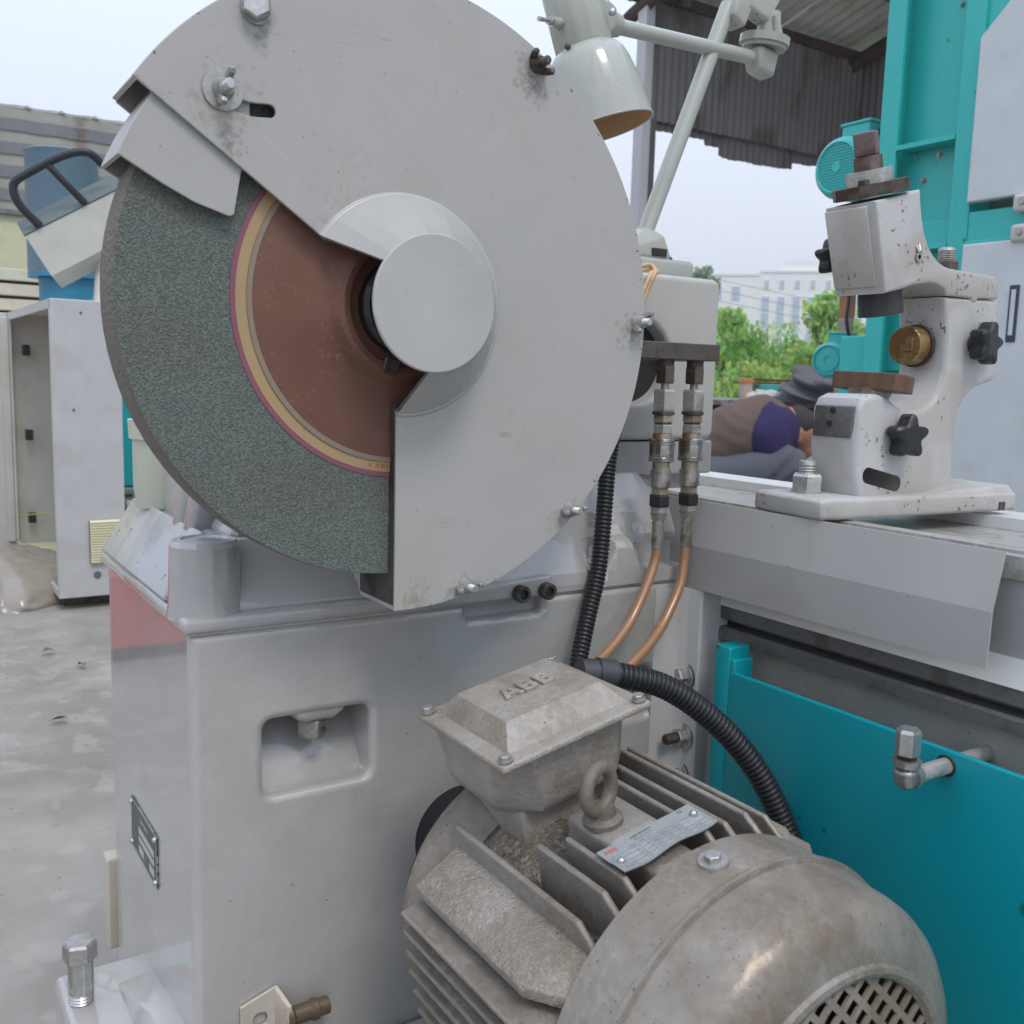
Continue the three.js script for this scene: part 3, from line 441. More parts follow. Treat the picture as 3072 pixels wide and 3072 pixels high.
{
  const t = thing('grinder_base', 'grey enamelled cast column of the grinder with a square pocket in its front', 'machine base');
  const outer = shape([[0.1915, FLOOR], [0.692, FLOOR], [0.692, 0.8015], [0.5155, 0.8015], [0.5145, 0.7905], [0.511, 0.787], [0.436, 0.787], [0.4325, 0.7905], [0.4315, 0.8015], [0.1915, 0.8015]], [
    roundRect(0.249, 0.341, 0.662, 0.725, 0.010), roundRect(0.588, 0.652, 0.665, 0.716, 0.01)]);
  obj('column', [ext(outer, 0.30, 0.0075, [0, 0, ZB - 0.30], undefined, 6, 10)], K.gray, t);
  obj('pocket', [hull([[0.24, 0.735, -0.812], [0.355, 0.735, -0.812], [0.24, 0.69, -0.806], [0.355, 0.69, -0.806], [0.24, 0.672, -0.787], [0.355, 0.672, -0.787], [0.24, 0.650, -0.748], [0.355, 0.650, -0.748], [0.24, 0.735, -0.83], [0.24, 0.64, -0.83], [0.355, 0.735, -0.83], [0.355, 0.64, -0.83], [0.24, 0.64, -0.75], [0.355, 0.64, -0.75]], 0.004, 1.0),
    hull([[0.274, 0.735, -0.738], [0.322, 0.735, -0.738], [0.279, 0.715, -0.739], [0.317, 0.715, -0.739], [0.27, 0.735, -0.79], [0.326, 0.735, -0.79], [0.279, 0.715, -0.785], [0.317, 0.715, -0.785]], 0.008, 1.0)], K.gray, t);
  const sb = obj('square_bolt', [box(0.021, 0.018, 0.021, 0.003, [0.298, 0.707, -0.757], [0, 0.72, 0])], K.zincDull, t);
  obj('drain_hole', [cyl(0.0016, 0.0016, 0.003, [0.3035, 0.7065, -0.7455], [Math.PI / 2, 0, 0.3], 12)], K.hole, sb);
  obj('ledge', [bx([0.425, 0.770, -0.90], [0.522, 0.8012, -0.7495], 0.003)], K.gray, t);
  obj('cable_opening', [bx([0.57, 0.655, -0.80], [0.668, 0.726, -0.775], 0.002)], K.gray, t);
  obj('opening_lip', [hull([[0.585, 0.716, -0.730], [0.605, 0.716, -0.730], [0.585, 0.728, -0.734], [0.608, 0.728, -0.734], [0.585, 0.716, -0.76], [0.605, 0.716, -0.76], [0.585, 0.728, -0.76], [0.608, 0.728, -0.76]], 0.004)], K.gray, t);
  // side flange with its bolts
  obj('flange', [hull([[0.688, FLOOR, -0.707], [0.729, FLOOR, -0.707], [0.688, 0.799, -0.707], [0.729, 0.799, -0.707], [0.688, FLOOR, -0.80], [0.729, FLOOR, -0.80], [0.688, 0.799, -0.80], [0.729, 0.799, -0.80]], 0.004)], K.white, t);
  { // concave fillet between column front and flange
    const s = new THREE.Shape(); s.moveTo(0.652, -ZB + 0.004); s.lineTo(0.652, -ZB - 0.0005); s.quadraticCurveTo(0.684, -ZB - 0.001, 0.6885, 0.712); s.lineTo(0.70, 0.712); s.lineTo(0.70, -ZB + 0.004); s.closePath();
    const g = new THREE.ExtrudeGeometry(s, { depth: 0.795 - FLOOR, bevelEnabled: false, curveSegments: 10 }); g.applyMatrix4(new THREE.Matrix4().makeBasis(V(1, 0, 0), V(0, 0, -1), V(0, 1, 0))); g.translate(0, FLOOR, 0);
    obj('fillet', [crease(g, 0.5)], K.white, t);
  }
  const rz = [0, 0, Math.PI / 2];
  for (const y of [0.703, 0.597]) { const b = boltY(t, 'hex_bolt', [0.686, y, -0.727], 0.017, 0.009, rz, true); obj('washer', [crease(cyl(0.0135, 0.0135, 0.0015, [0.6865, y, -0.727], rz, 32))], K.zincDull, b); obj('counterbore', [crease(cyl(0.0165, 0.0165, 0.0015, [0.687, y, -0.7265], rz, 32))], M([0.30, 0.24, 0.19], { map: T.grime, rough: 0.8 }), b); }
  { const b = boltY(t, 'stud_nut', [0.685, 0.640, -0.722], 0.0155, 0.008, rz, true); obj('stud', [at(thread(0.0055, 0.02, 0.0016), [0.682, 0.640, -0.722], rz)], K.dark, b); obj('washer', [crease(cyl(0.0125, 0.0125, 0.0018, [0.6855, 0.640, -0.722], rz, 32))], K.zinc, b); }
  // levelling foot
  const foot = obj('foot', [hull(b8(0.1135, 0.20, 0.385, 0.4505, -0.918, -0.62), 0.006), hull([[0.158, 0.44, -0.88], [0.2, 0.44, -0.885], [0.168, 0.468, -0.80], [0.2, 0.468, -0.80], [0.16, 0.44, -0.62], [0.2, 0.44, -0.62], [0.168, 0.468, -0.62], [0.2, 0.468, -0.62]], 0.006), bx([0.13, FLOOR, -0.89], [0.196, 0.39, -0.66], 0.006)], K.gray, t);
  const lb = obj('levelling_bolt', [crease(cyl(0.0105, 0.0105, 0.031, [0.1285, 0.4765, -0.8665])), at(thread(0.0103, 0.0145, 0.0028), [0.1285, 0.4505, -0.8665])], K.zinc, t);
  obj('hex_head', [at(hexHead(0.0245, 0.0165), [0.1285, 0.491, -0.8665], [0, 0.25, 0])], K.zincDull, lb);
  obj('side_cover', [hull(b8(0.184, 0.20, 0.385, 0.487, -1.07, -1.046), 0.003)], M([0.55, 0.50, 0.40], { map: T.paint, rough: 0.5 }), t);
  obj('rear_column', [bx([0.1925, FLOOR, -1.042], [0.69, 0.80, -1.034], 0.002)], K.gray, t);
  // rating plate on the left face
  const cv = document.createElement('canvas'); cv.width = 256; cv.height = 128; const c = cv.getContext('2d');
  c.fillStyle = '#4a4c4e'; c.fillRect(0, 0, 256, 128); c.strokeStyle = '#b9bbbb'; c.lineWidth = 4; c.strokeRect(3, 3, 250, 122);
  c.fillStyle = '#c9cbca'; c.font = 'italic bold 19px serif'; c.fillText('Carrara', 92, 32);
  c.fillRect(80, 47, 150, 17); c.fillRect(80, 70, 150, 15); c.fillRect(80, 93, 48, 20); c.fillRect(182, 93, 48, 20); c.fillStyle = '#aaa'; c.fillRect(140, 93, 3, 20); c.fillRect(150, 93, 3, 20);
  const ct = new THREE.CanvasTexture(cv); ct.colorSpace = THREE.SRGBColorSpace; ct.magFilter = THREE.LinearFilter;
  const np = obj('rating_plate', [at(new THREE.BoxGeometry(0.101, 0.050, 0.0012), [0.1905, 0.5705, -0.8985], [0, -Math.PI / 2, 0])], M([0.9, 0.9, 0.9], { map: ct, rough: 0.35, metal: 0.4 }), t, true);
  for (const z of [-0.8525, -0.9445]) for (const y of [0.5505, 0.5905]) obj('rivet', [at(new THREE.SphereGeometry(0.0028, 12, 8), [0.1898, y, z])], K.zinc, np);
  // clamp bracket with hose stub at the foot of the column
  const br = obj('pipe_clamp', [ext(shape([[0.2265, 0.44], [0.2265, 0.4895], [0.255, 0.4985], [0.256, 0.44]], [roundRect(0.237, 0.249, 0.468, 0.480, 0.0059)]), 0.0025, 0.0006, [0, 0, -0.7335]), hull([[0.2545, 0.4985, -0.7335], [0.257, 0.4985, -0.7335], [0.2545, 0.44, -0.7335], [0.257, 0.44, -0.7335], [0.262, 0.4875, -0.716], [0.2645, 0.4875, -0.716], [0.262, 0.44, -0.716], [0.2645, 0.44, -0.716]], 0.0006)], M([0.62, 0.56, 0.48], { map: T.wear, rough: 0.5, metal: 0.2 }), t);
  obj('hose_stub', [at(crease(lathe([[0, 0], [0.010, 0], [0.010, 0.004], [0.0075, 0.006], [0.0075, 0.02], [0.009, 0.022], [0.009, 0.026], [0.0072, 0.027], [0.0072, 0.036], [0.005, 0.037], [0.005, 0.02], [0, 0.02]], 28)), [0.262, 0.474, -0.722], [0.35, 0, -Math.PI / 2])], M([0.45, 0.38, 0.31], { map: T.grime, rough: 0.5, metal: 0.4 }), br);
}
// moulded front of the casting right of the wheel: vertical band with a tooth, scoops and a pocket, then a rounded slope
function castFront(parent) {
  const x0 = 0.445, ny = 110, nx = 190, pos = [], idx = [], y0 = 0.8035, y1 = 0.906;
  const xr = y => { const k = [[0.803, 0.7155], [0.812, 0.7165], [0.820, 0.7235], [0.831, 0.7275], [0.842, 0.7260], [0.860, 0.717], [0.885, 0.7015], [0.906, 0.688]]; let i = 0; while (i < k.length - 2 && y > k[i + 1][0]) i++; const f = (y - k[i][0]) / (k[i + 1][0] - k[i][0]); return k[i][1] + (k[i + 1][1] - k[i][1]) * f; };
  const g2 = (x, y, cx, cy, a, b) => Math.exp(-Math.pow((x - cx) / a, 2) - Math.pow((y - cy) / b, 2));
  const z = (x, y) => {
    const t = Math.max(0, (y - 0.817) / 0.089), band = -0.7345; let s = band - 0.0025 * sm(0, 0.05, t) - 0.064 * Math.pow(t, 1.35);
    s -= 0.010 * g2(x, y, 0.583, 0.834, 0.013, 0.015) + 0.008 * g2(x, y, 0.637, 0.846, 0.010, 0.012);
    const half = 0.0215 - 0.010 * sm(0.815, 0.85, y), tooth = (1 - sm(half - 0.004, half + 0.004, Math.abs(x - 0.610))) * (1 - sm(0.842, 0.856, y));
    s = s + (Math.max(s, band) - s) * tooth;
    const pk = sm(0.634, 0.640, x) * (1 - sm(0.690, 0.700, x)) * sm(0.8165, 0.8195, y) * (1 - sm(0.838, 0.850, y));
    s = s + (-0.757 - s) * pk;
    return s - 0.012 * Math.pow(sm(xr(y) - 0.022, xr(y), x), 2) + 0.0005 * (fbm(x * 6, y * 6, 9, 3, 17) - 0.5);
  };
  for (let j = 0; j <= ny; j++) { const y = y0 + (y1 - y0) * j / ny, X = xr(y); for (let i = 0; i <= nx; i++) { const x = x0 + (X - x0) * Math.min(1, i / (nx - 2)); const zz = i <= nx - 2 ? z(x, y) : i === nx - 1 ? z(X, y) - 0.03 : -1.03; pos.push(x, y, zz); } }
  const top = pos.length / 3; for (let i = 0; i <= nx; i++) pos.push(pos[(ny * (nx + 1) + i) * 3], y1 - 0.0005, -1.03);
  const W = nx + 1; for (let j = 0; j <= ny; j++) for (let i = 0; i < nx; i++) { const a = j * W + i, b = a + W; idx.push(a, a + 1, b, b, a + 1, b + 1); }
  const g = new THREE.BufferGeometry(); g.setAttribute('position', new THREE.Float32BufferAttribute(pos, 3)); g.setIndex(idx); g.computeVertexNormals();
  obj('moulded_front', [crease(g, 1.0)], K.gray, parent);
}
// ------------------------------------------------------------------ wheelhead sliding on the column
{
  const t = thing('wheelhead', 'grey cast wheelhead with square spindle housing resting on the column', 'wheelhead');
  obj('slide_plate', [hull(b8(0.187, 0.50, 0.803, 0.8150, -1.055, -0.7315), 0.004), bx([0.192, 0.8005, -1.04], [0.70, 0.8032, -0.737], 0)], K.gray, t);
  obj('saddle', [hull([[0.193, 0.81, -0.744], [0.48, 0.81, -0.740], [0.225, 0.868, -0.768], [0.48, 0.868, -0.768], [0.189, 0.81, -1.045], [0.48, 0.81, -1.045], [0.225, 0.868, -1.045], [0.48, 0.868, -1.045]], 0.006, 0.6),
    hull([[0.235, 0.858, -0.775], [0.48, 0.858, -0.775], [0.262, 0.906, -0.81], [0.48, 0.906, -0.81], [0.235, 0.858, -1.03], [0.48, 0.858, -1.03], [0.262, 0.906, -1.03], [0.48, 0.906, -1.03]], 0.01, 0.6)], K.gray, t);
  castFront(t);
  obj('chipped_slope', [hull([[0.1885, 0.8155, -0.795], [0.2245, 0.8690, -0.80], [0.1885, 0.8155, -1.046], [0.2245, 0.8690, -1.046], [0.20, 0.815, -0.795], [0.23, 0.866, -0.80], [0.20, 0.815, -1.046], [0.23, 0.866, -1.046]].map(q => [q[0] - 0.0012, q[1] + 0.0008, q[2]]), 0.003)], M([0.55, 0.55, 0.55], { map: T.wear, rough: 0.12, bump: T.cast, bs: 0.0004 }), t);
  obj('round_boss', [crease(lathe([[0, -0.06], [0.0295, -0.06], [0.028, -0.05], [0.0272, -0.03], [0.0265, -0.004], [0.0235, 0], [0.018, 0.0005], [0.017, -0.0005], [0, -0.0005]], 40).translate(0.2115, 0.8705, -0.7625))], K.gray, t);
  obj('front_boss', [hull([[0.330, 0.812, -0.736], [0.44, 0.812, -0.736], [0.345, 0.85, -0.746], [0.425, 0.85, -0.746], [0.33, 0.812, -0.79], [0.44, 0.812, -0.79], [0.345, 0.86, -0.79], [0.425, 0.86, -0.79]], 0.02, 0.9)], K.gray, t);
  obj('bolt_lug', [hull([[0.395, 0.803, -0.7295], [0.52, 0.803, -0.7295], [0.395, 0.815, -0.7295], [0.52, 0.822, -0.7295], [0.395, 0.803, -0.75], [0.52, 0.803, -0.75], [0.395, 0.815, -0.75], [0.52, 0.822, -0.75]], 0.003)], K.gray, t);
  for (const x of [0.4835, 0.512]) { const b = obj('socket_screw', [at(crease(lathe([[0, 0], [0.0078, 0], [0.0078, 0.0075], [0.007, 0.0085], [0.0045, 0.0085], [0.0045, 0.004], [0, 0.004]], 32)), [x, 0.8085, -0.7285], [Math.PI / 2, 0, 0])], K.dark, t); obj('hex_socket', [at(cyl(0.0042, 0.0042, 0.001, undefined, undefined, 6), [x, 0.8085, -0.7238], [Math.PI / 2, 0, 0])], K.hole, b); }
  // rear ribs seen past the wheel
  obj('rear_wall', [hull(b8(0.228, 0.70, 0.85, 0.965, -1.04, -0.86), 0.008)], K.gray, t);
  for (const z of [-0.84, -0.875]) obj('rib', [hull([[0.215, 0.85, z - 0.014], [0.215, 0.85, z + 0.014], [0.24, 0.85, z - 0.014], [0.24, 0.85, z + 0.014], [0.228, 0.94, z - 0.01], [0.228, 0.94, z + 0.01], [0.25, 0.94, z - 0.01], [0.25, 0.94, z + 0.01]], 0.008, 0.9)], K.gray, t);
  // spindle housing
  const hs = shape(roundRect(0.32, 0.783, 0.94, 1.113, 0.012).getPoints(6).map(q => [q.x, q.y]), [(() => { const p = new THREE.Path(); p.absarc(0.672, 1.022, 0.043, 0, Math.PI * 2); return p; })()]);
  obj('spindle_housing', [ext(hs, 0.28, 0.006, [0, 0, -1.08], undefined, 4, 40)], M([0.52, 0.508, 0.478], { map: T.paint, rough: 0.35 }), t);
  obj('bore', [cyl(0.046, 0.046, 0.01, [0.672, 1.022, -0.825], [Math.PI / 2, 0, 0])], K.hole, t);  // flat disc closing the bore, its inner shade painted in
  obj('lower_housing', [bx([0.33, 0.902, -1.07], [0.786, 0.9385, -0.8035], 0.003)], K.gray, t);
  obj('shadow_gap', [bx([0.34, 0.885, -1.06], [0.76, 0.902, -0.816], 0.001)], K.gray, t);
  for (const [x, z] of [[0.592, -0.812], [0.665, -0.812]]) obj('clamp_bolt', [at(hexHead(0.010, 0.007), [x, 0.894, z], [Math.PI / 2, 0, 0])], K.zincDull, t);
  obj('spindle_nose', [cyl(0.06, 0.06, 0.11, [0.331, 1.05, -0.775], [Math.PI / 2, 0, 0])], K.dark, t);
  obj('manifold_bar', [bx([0.562, 1.0225, -0.765], [0.6965, 1.0385, -0.7085], 0.0012)], M([0.105, 0.085, 0.075], { map: T.rust, rough: 0.55 }).clone(), t);
  { const m = t.children[t.children.length - 1].material; m.map = T.clean; m.color.setRGB(0.105, 0.088, 0.08); }
}
{ // translucent splash cup behind the wheel
  const t = thing('splash_cup', 'pale green translucent plastic cup tucked behind the left edge of the wheel', 'plastic cup', [0.238, 0.868, -0.985]);
  obj('cup', [crease(lathe([[0, 0], [0.028, 0], [0.031, 0.02], [0.031, 0.065], [0.034, 0.066], [0.035, 0.084], [0.032, 0.084], [0.030, 0.067], [0.028, 0.02], [0, 0.003]], 40))], M([0.62, 0.65, 0.53], { physical: true, rough: 0.4, transmission: 0.25, thickness: 0 }), t);
}
// ------------------------------------------------------------------ grinding wheel
const GX = 0.331, GY = 1.05;
{
  const t = thing('grinding_wheel', 'large round green abrasive wheel with a brown flange behind the grey guard', 'grinding wheel', [GX, GY, 0]);
  // abrasive face: planar uv in metres, fine relief
  const z0 = -0.672, z1 = -0.716, Rw = 0.2005;
  const ring = new THREE.RingGeometry(0.118, Rw - 0.001, 160, 6); ring.translate(0, 0, z0);
  obj('abrasive_face', [ring], K.abrasive, t);
  { // slightly chipped rim
    const n = 260, g = new THREE.CylinderGeometry(Rw, Rw, z0 - z1, n, 6, true), p = g.attributes.position;
    for (let i = 0; i < p.count; i++) { const y = p.getY(i), a = Math.atan2(p.getX(i), p.getZ(i)), e = Math.abs(y) / ((z0 - z1) / 2); const r = Rw - (e > 0.99 ? 0.0012 + 0.0011 * vn(a * 30 + 100, y > 0 ? 3 : 9, 4096, 7) : 0.0002 * vn(a * 60 + 200, y * 900, 4096, 9)); p.setX(i, Math.sin(a) * r); p.setZ(i, Math.cos(a) * r); }
    g.computeVertexNormals(); at(g, [0, 0, (z0 + z1) / 2], [Math.PI / 2, 0, 0]);
    obj('abrasive_rim', [g, new THREE.RingGeometry(0.05, Rw - 0.001, 96).rotateY(Math.PI).translate(0, 0, z1 + 0.0005)], K.abrasiveRim, t);
  }
  const annulus = (a, b, z, h, m, name) => obj(name, [zlathe([[a, z - h], [a, z], [b, z], [b, z - h]].reverse(), undefined, 160)], m, t);
  annulus(0.1220, 0.1256, z0 + 0.0006, 0.002, M([0.25, 0.085, 0.125], { map: T.paint, rough: 0.6 }), 'paper_ring');
  annulus(0.1145, 0.1221, z0 + 0.0009, 0.002, M([0.42, 0.29, 0.155], { map: T.paint, rough: 0.65 }), 'card_ring');
  annulus(0.1108, 0.1144, z0 + 0.0020, 0.003, M([0.27, 0.21, 0.155], { map: T.paint, rough: 0.6 }), 'flange_edge');
  obj('flange', [zlathe([[0.1107, z0 - 0.004], [0.1107, z0 + 0.0012], [0.109, z0 + 0.0016], [0.085, z0 - 0.0004], [0.062, z0 + 0.0012], [0.056, z0 + 0.0045], [0.052, z0 + 0.012], [0.0485, z0 + 0.0135], [0.044, z0 + 0.0125], [0.0415, z0 + 0.006], [0.034, z0 + 0.004], [0.034, z0 - 0.02]].reverse(), undefined, 120)], K.rust, t);
  obj('spindle_nut', [zlathe([[0.0335, z0 - 0.02], [0.0335, z0 + 0.012], [0.030, z0 + 0.015], [0.0285, z0 + 0.0135], [0.0285, z0 + 0.032], [0.02, z0 + 0.034], [0, z0 + 0.034]].reverse(), undefined, 80)], M([0.035, 0.033, 0.032], { rough: 0.45, metal: 0.4 }), t);
  obj('balance_weight', [at(box(0.012, 0.012, 0.006, 0.0015), [0.045 * Math.cos(-1.85), 0.045 * Math.sin(-1.85), z0 + 0.0135], [0, 0, -0.3])], K.dark, t);
  // printed warning on the card ring: 4、开机时须
  const cv = document.createElement('canvas'); cv.width = 256; cv.height = 64; const c = cv.getContext('2d'); c.fillStyle = '#b08d5c'; c.fillRect(0, 0, 256, 64); c.strokeStyle = '#6d3a2c'; c.lineWidth = 4.5;
  const S = (ox, L) => L.forEach(q => { c.beginPath(); c.moveTo(ox + q[0], q[1]); for (let i = 2; i < q.length; i += 2) c.lineTo(ox + q[i], q[i + 1]); c.stroke(); });
  S(4, [[16, 12, 4, 38, 24, 38], [18, 22, 18, 52]]); S(34, [[4, 44, 10, 52]]);
  S(58, [[4, 16, 40, 16], [2, 32, 42, 32], [14, 16, 13, 36, 5, 54], [30, 16, 30, 54]]);
  S(106, [[2, 22, 20, 22], [11, 10, 11, 54], [11, 26, 3, 40], [11, 26, 19, 36], [25, 14, 25, 40, 21, 54], [25, 14, 37, 14, 37, 48, 43, 52]]);
  S(156, [[4, 16, 4, 46, 16, 46, 16, 16, 4, 16], [4, 31, 16, 31], [22, 24, 44, 24], [36, 12, 36, 50, 31, 50], [26, 32, 29, 40]]);
  S(206, [[12, 10, 2, 22], [12, 24, 2, 36], [14, 36, 2, 54], [18, 14, 44, 14], [31, 14, 29, 22], [21, 22, 42, 22, 42, 42], [21, 22, 21, 42], [31, 26, 30, 40, 22, 54], [33, 42, 42, 54]]);
  const tx = new THREE.CanvasTexture(cv); tx.colorSpace = THREE.SRGBColorSpace; tx.magFilter = THREE.LinearFilter;
  const rm = 0.1181, a0 = R(-101.5), a1 = R(-90), N = 24, pos = [], uv = [], idx = [];
  for (let i = 0; i <= N; i++) { const a = a0 + (a1 - a0) * i / N; for (const k of [-1, 1]) { const r = rm + k * 0.0029; pos.push(Math.cos(a) * r, Math.sin(a) * r, z0 + 0.00115); uv.push(i / N, k < 0 ? 1 : 0); } }
  for (let i = 0; i < N; i++) { const a = i * 2; idx.push(a, a + 1, a + 2, a + 1, a + 3, a + 2); }
  const g = new THREE.BufferGeometry(); g.setAttribute('position', new THREE.Float32BufferAttribute(pos, 3)); g.setAttribute('uv', new THREE.Float32BufferAttribute(uv, 2)); g.setIndex(idx); g.computeVertexNormals();
  obj('printed_label', [g], M([1, 1, 1], { map: tx, rough: 0.65, side: THREE.DoubleSide }), t, true);
}
// ------------------------------------------------------------------ wheel guard
{
  const t = thing('wheel_guard', 'round grey sheet metal guard with a conical hub covering the grinding wheel', 'wheel guard', [GX, GY, 0]);
  const Z1 = -0.66, Rg = 0.227, aT = R(145.7), aB = R(-91.5), hT = R(146), hB = R(-94.7), rh = 0.0765;
  const arc = (r, a, b, n) => Array.from({ length: n + 1 }, (_, i) => [r * Math.cos(a + (b - a) * i / n), r * Math.sin(a + (b - a) * i / n)]);
  const outline = [...arc(Rg, aB, aT, 150), ...arc(rh, hT, hB, 80)];
  const slotPath = (() => { // curved slot below the upper wing nut
    const mid = [[-0.135, 0.127], [-0.126, 0.1222], [-0.116, 0.1196], [-0.1015, 0.1203]], w = 0.0043, up = [], dn = [], cc = new THREE.CatmullRomCurve3(mid.map(q => V(q[0], q[1], 0)));
    for (let i = 0; i <= 16; i++) { const p = cc.getPoint(i / 16), d = cc.getTangent(i / 16); up.push([p.x - d.y * w, p.y + d.x * w]); dn.push([p.x + d.y * w, p.y - d.x * w]); }
    const e = mid[3], cap = arc(w, Math.PI / 2, -Math.PI / 2, 8).map(q => [q[0] + e[0], q[1] + e[1]]);
    return [...up, ...cap, ...dn.reverse()];
  })();
  // stains, dust and scratches on the cover plate, mapped over the disc
  const cv = document.createElement('canvas'); cv.width = cv.height = 2048; const c = cv.getContext('2d'); seed = 4242;
  const PX = x => (x + 0.23) / 0.46 * 2048, PY = y => (0.23 - y) / 0.46 * 2048;
  c.fillStyle = 'rgb(238,237,235)'; c.fillRect(0, 0, 2048, 2048);
  for (let k = 0; k < 210; k++) { c.fillStyle = `rgba(${rnd() < 0.5 ? '205,192,170' : '250,250,250'},${0.02 + 0.035 * rnd()})`; c.beginPath(); c.ellipse(rnd() * 2048, rnd() * 2048, rr(20, 190), rr(15, 110), rr(0, 3), 0, 7); c.fill(); }
  const stain = (x, y, n, s, dx, dy, colr) => { for (let k = 0; k < n; k++) { const a = rnd() * 6.28, q = Math.sqrt(-2 * Math.log(rnd() + 1e-6)) * s; c.fillStyle = `rgba(${colr},${rr(0.02, 0.12)})`; c.beginPath(); c.ellipse(PX(x + Math.cos(a) * q + dx * rnd()), PY(y + Math.sin(a) * q + dy * rnd()), rr(2, 14), rr(2, 12), rr(0, 3), 0, 7); c.fill(); } };
  stain(-0.132, 0.128, 170, 0.012, 0.004, -0.012, '150,118,86'); stain(-0.128, 0.103, 40, 0.004, 0, -0.01, '70,58,50'); stain(0.106, 0.185, 150, 0.009, 0, -0.012, '112,84,62'); stain(0.103, 0.183, 60, 0.005, 0.002, -0.012, '40,32,28');
  stain(0.214, -0.002, 130, 0.007, -0.003, -0.008, '120,84,58'); stain(0.15, -0.158, 60, 0.006, 0, -0.006, '120,92,70'); stain(0.05, -0.213, 60, 0.006, -0.004, -0.004, '126,98,74'); stain(0.012, -0.216, 150, 0.006, 0, -0.006, '168,140,96'); stain(-0.108, 0.175, 70, 0.006, 0, -0.012, '110,96,84'); stain(-0.05, 0.05, 240, 0.02, 0.02, 0.02, '190,170,140'); stain(0.0, 0.07, 200, 0.04, 0, 0, '200,186,160');
  for (let k = 0; k < 330; k++) { c.fillStyle = `rgba(${rnd() < 0.75 ? '45,38,32' : '140,100,60'},${rr(0.25, 0.9)})`; c.beginPath(); c.ellipse(rnd() * 2048, rnd() * 2048, rr(0.7, 2.4), rr(0.7, 2.0), rr(0, 3), 0, 7); c.fill(); }
  for (let k = 0; k < 210; k++) { const x = rnd() * 2048, y = rnd() * 2048, a = rr(-2.6, -0.4), l = rr(8, 70); c.strokeStyle = rnd() < 0.6 ? `rgba(120,114,106,${rr(0.12, 0.4)})` : `rgba(255,255,255,${rr(0.3, 0.8)})`; c.lineWidth = rr(0.7, 2.2); c.beginPath(); c.moveTo(x, y); c.quadraticCurveTo(x + Math.cos(a) * l * 0.5 + rr(-6, 6), y + Math.sin(a) * l * 0.5, x + Math.cos(a) * l, y + Math.sin(a) * l); c.stroke(); }
  for (let k = 0; k < 60; k++) { const a = aB + (aT - aB) * rnd(), r = Rg - rr(0, 0.003), n = 3 + rnd() * 4; c.fillStyle = `rgba(${rnd() < 0.6 ? '70,58,48' : '120,92,66'},${rr(0.5, 0.9)})`; c.beginPath(); for (let i = 0; i < n; i++) c.lineTo(PX(Math.cos(a) * r) + rr(-7, 7), PY(Math.sin(a) * r) + rr(-7, 7)); c.fill(); }
  for (let k = 0; k < 26; k++) { const x = rnd() * 2048, y = rnd() * 2048, w = rr(20, 120); for (let i = 0; i < 60; i++) { c.fillStyle = `rgba(${k % 2 ? '120,112,100' : '235,235,235'},${rr(0.02, 0.09)})`; c.fillRect(x + rr(-w, w), y + rr(-w, w) * 0.4, rr(4, 40), rr(1, 3)); } }
  c.strokeStyle = 'rgba(250,250,250,0.9)'; c.lineWidth = 4; c.beginPath(); c.moveTo(PX(-0.105), PY(0.105)); c.lineTo(PX(-0.098), PY(0.096)); c.lineTo(PX(-0.088), PY(0.0915)); c.stroke();
  const tx = new THREE.CanvasTexture(cv); tx.colorSpace = THREE.SRGBColorSpace; tx.magFilter = THREE.LinearFilter; tx.generateMipmaps = true; tx.minFilter = THREE.LinearMipmapLinearFilter;
  const plateMat = M([0.45, 0.441, 0.428], { map: tx, rough: 0.42, bump: T.peel, bs: 0.00005 });
  const g = ext(shape(outline, [slotPath]), 0.003, 0.0006, [0, 0, Z1 - 0.003], undefined, 2, 4);
  const gg = clean(g), pp = gg.attributes.position, uu = gg.attributes.uv; for (let i = 0; i < pp.count; i++) uu.setXY(i, (pp.getX(i) + 0.23) / 0.46, (pp.getY(i) + 0.23) / 0.46);
  if (plateMat.bumpMap) plateMat.bumpMap = null;
  obj('cover_plate', [gg], plateMat, t, true);
  // hub cone
  const hubA = hT - hB, prof = [[rh + 0.0055, Z1 - 0.0006], [rh + 0.002, Z1 + 0.001], [rh - 0.0005, Z1 + 0.0045], [0.0475, -0.6155], [0.0468, -0.6135]], inn = [[0.0445, -0.6155], [rh - 0.0035, Z1 + 0.003], [rh - 0.001, Z1 - 0.003]];
  const part = (pr, n = 90) => { const l = new THREE.LatheGeometry(pr.map(q => new THREE.Vector2(q[0], q[1])), n, 0, hubA); return at(crease(l, 0.7), undefined, [Math.PI / 2, 0, 0]).rotateZ(0); };
  // lathe starts at angle phi measured from +z of the lathe frame; after the x-turn a point at phi sits at (sin phi, -cos phi)
  const cone = at(part([...prof, ...inn, prof[0]].reverse()), undefined, [0, 0, hB + Math.PI / 2]);
  obj('hub_cone', [cone], M([0.42, 0.411, 0.398], { map: T.paint, rough: 0.32 }), t);
  obj('hub_cap', [zlathe([[0, -0.6165], [0.0462, -0.6165], [0.0474, -0.6155], [0.0474, -0.6138], [0.0465, -0.613], [0, -0.6128]].reverse(), undefined, 96)], M([0.445, 0.442, 0.435], { map: T.paint, rough: 0.4 }), t);
  const bead = at(new THREE.TorusGeometry(rh + 0.001, 0.0022, 10, 100, hubA), [0, 0, Z1 + 0.0002], [0, 0, hB]);
  obj('weld_bead', [bead], M([0.44, 0.437, 0.43], { rough: 0.3 }), t);
  // rim channel and back plate
  const rimOut = arc(Rg - 0.0006, aB, aT, 150), rimIn = arc(Rg - 0.0036, aT, aB, 150);
  obj('rim_channel', [ext(shape([...rimOut, ...rimIn]), 0.0605, 0, [0, 0, -0.7235], undefined, 1, 4)], K.plate, t);
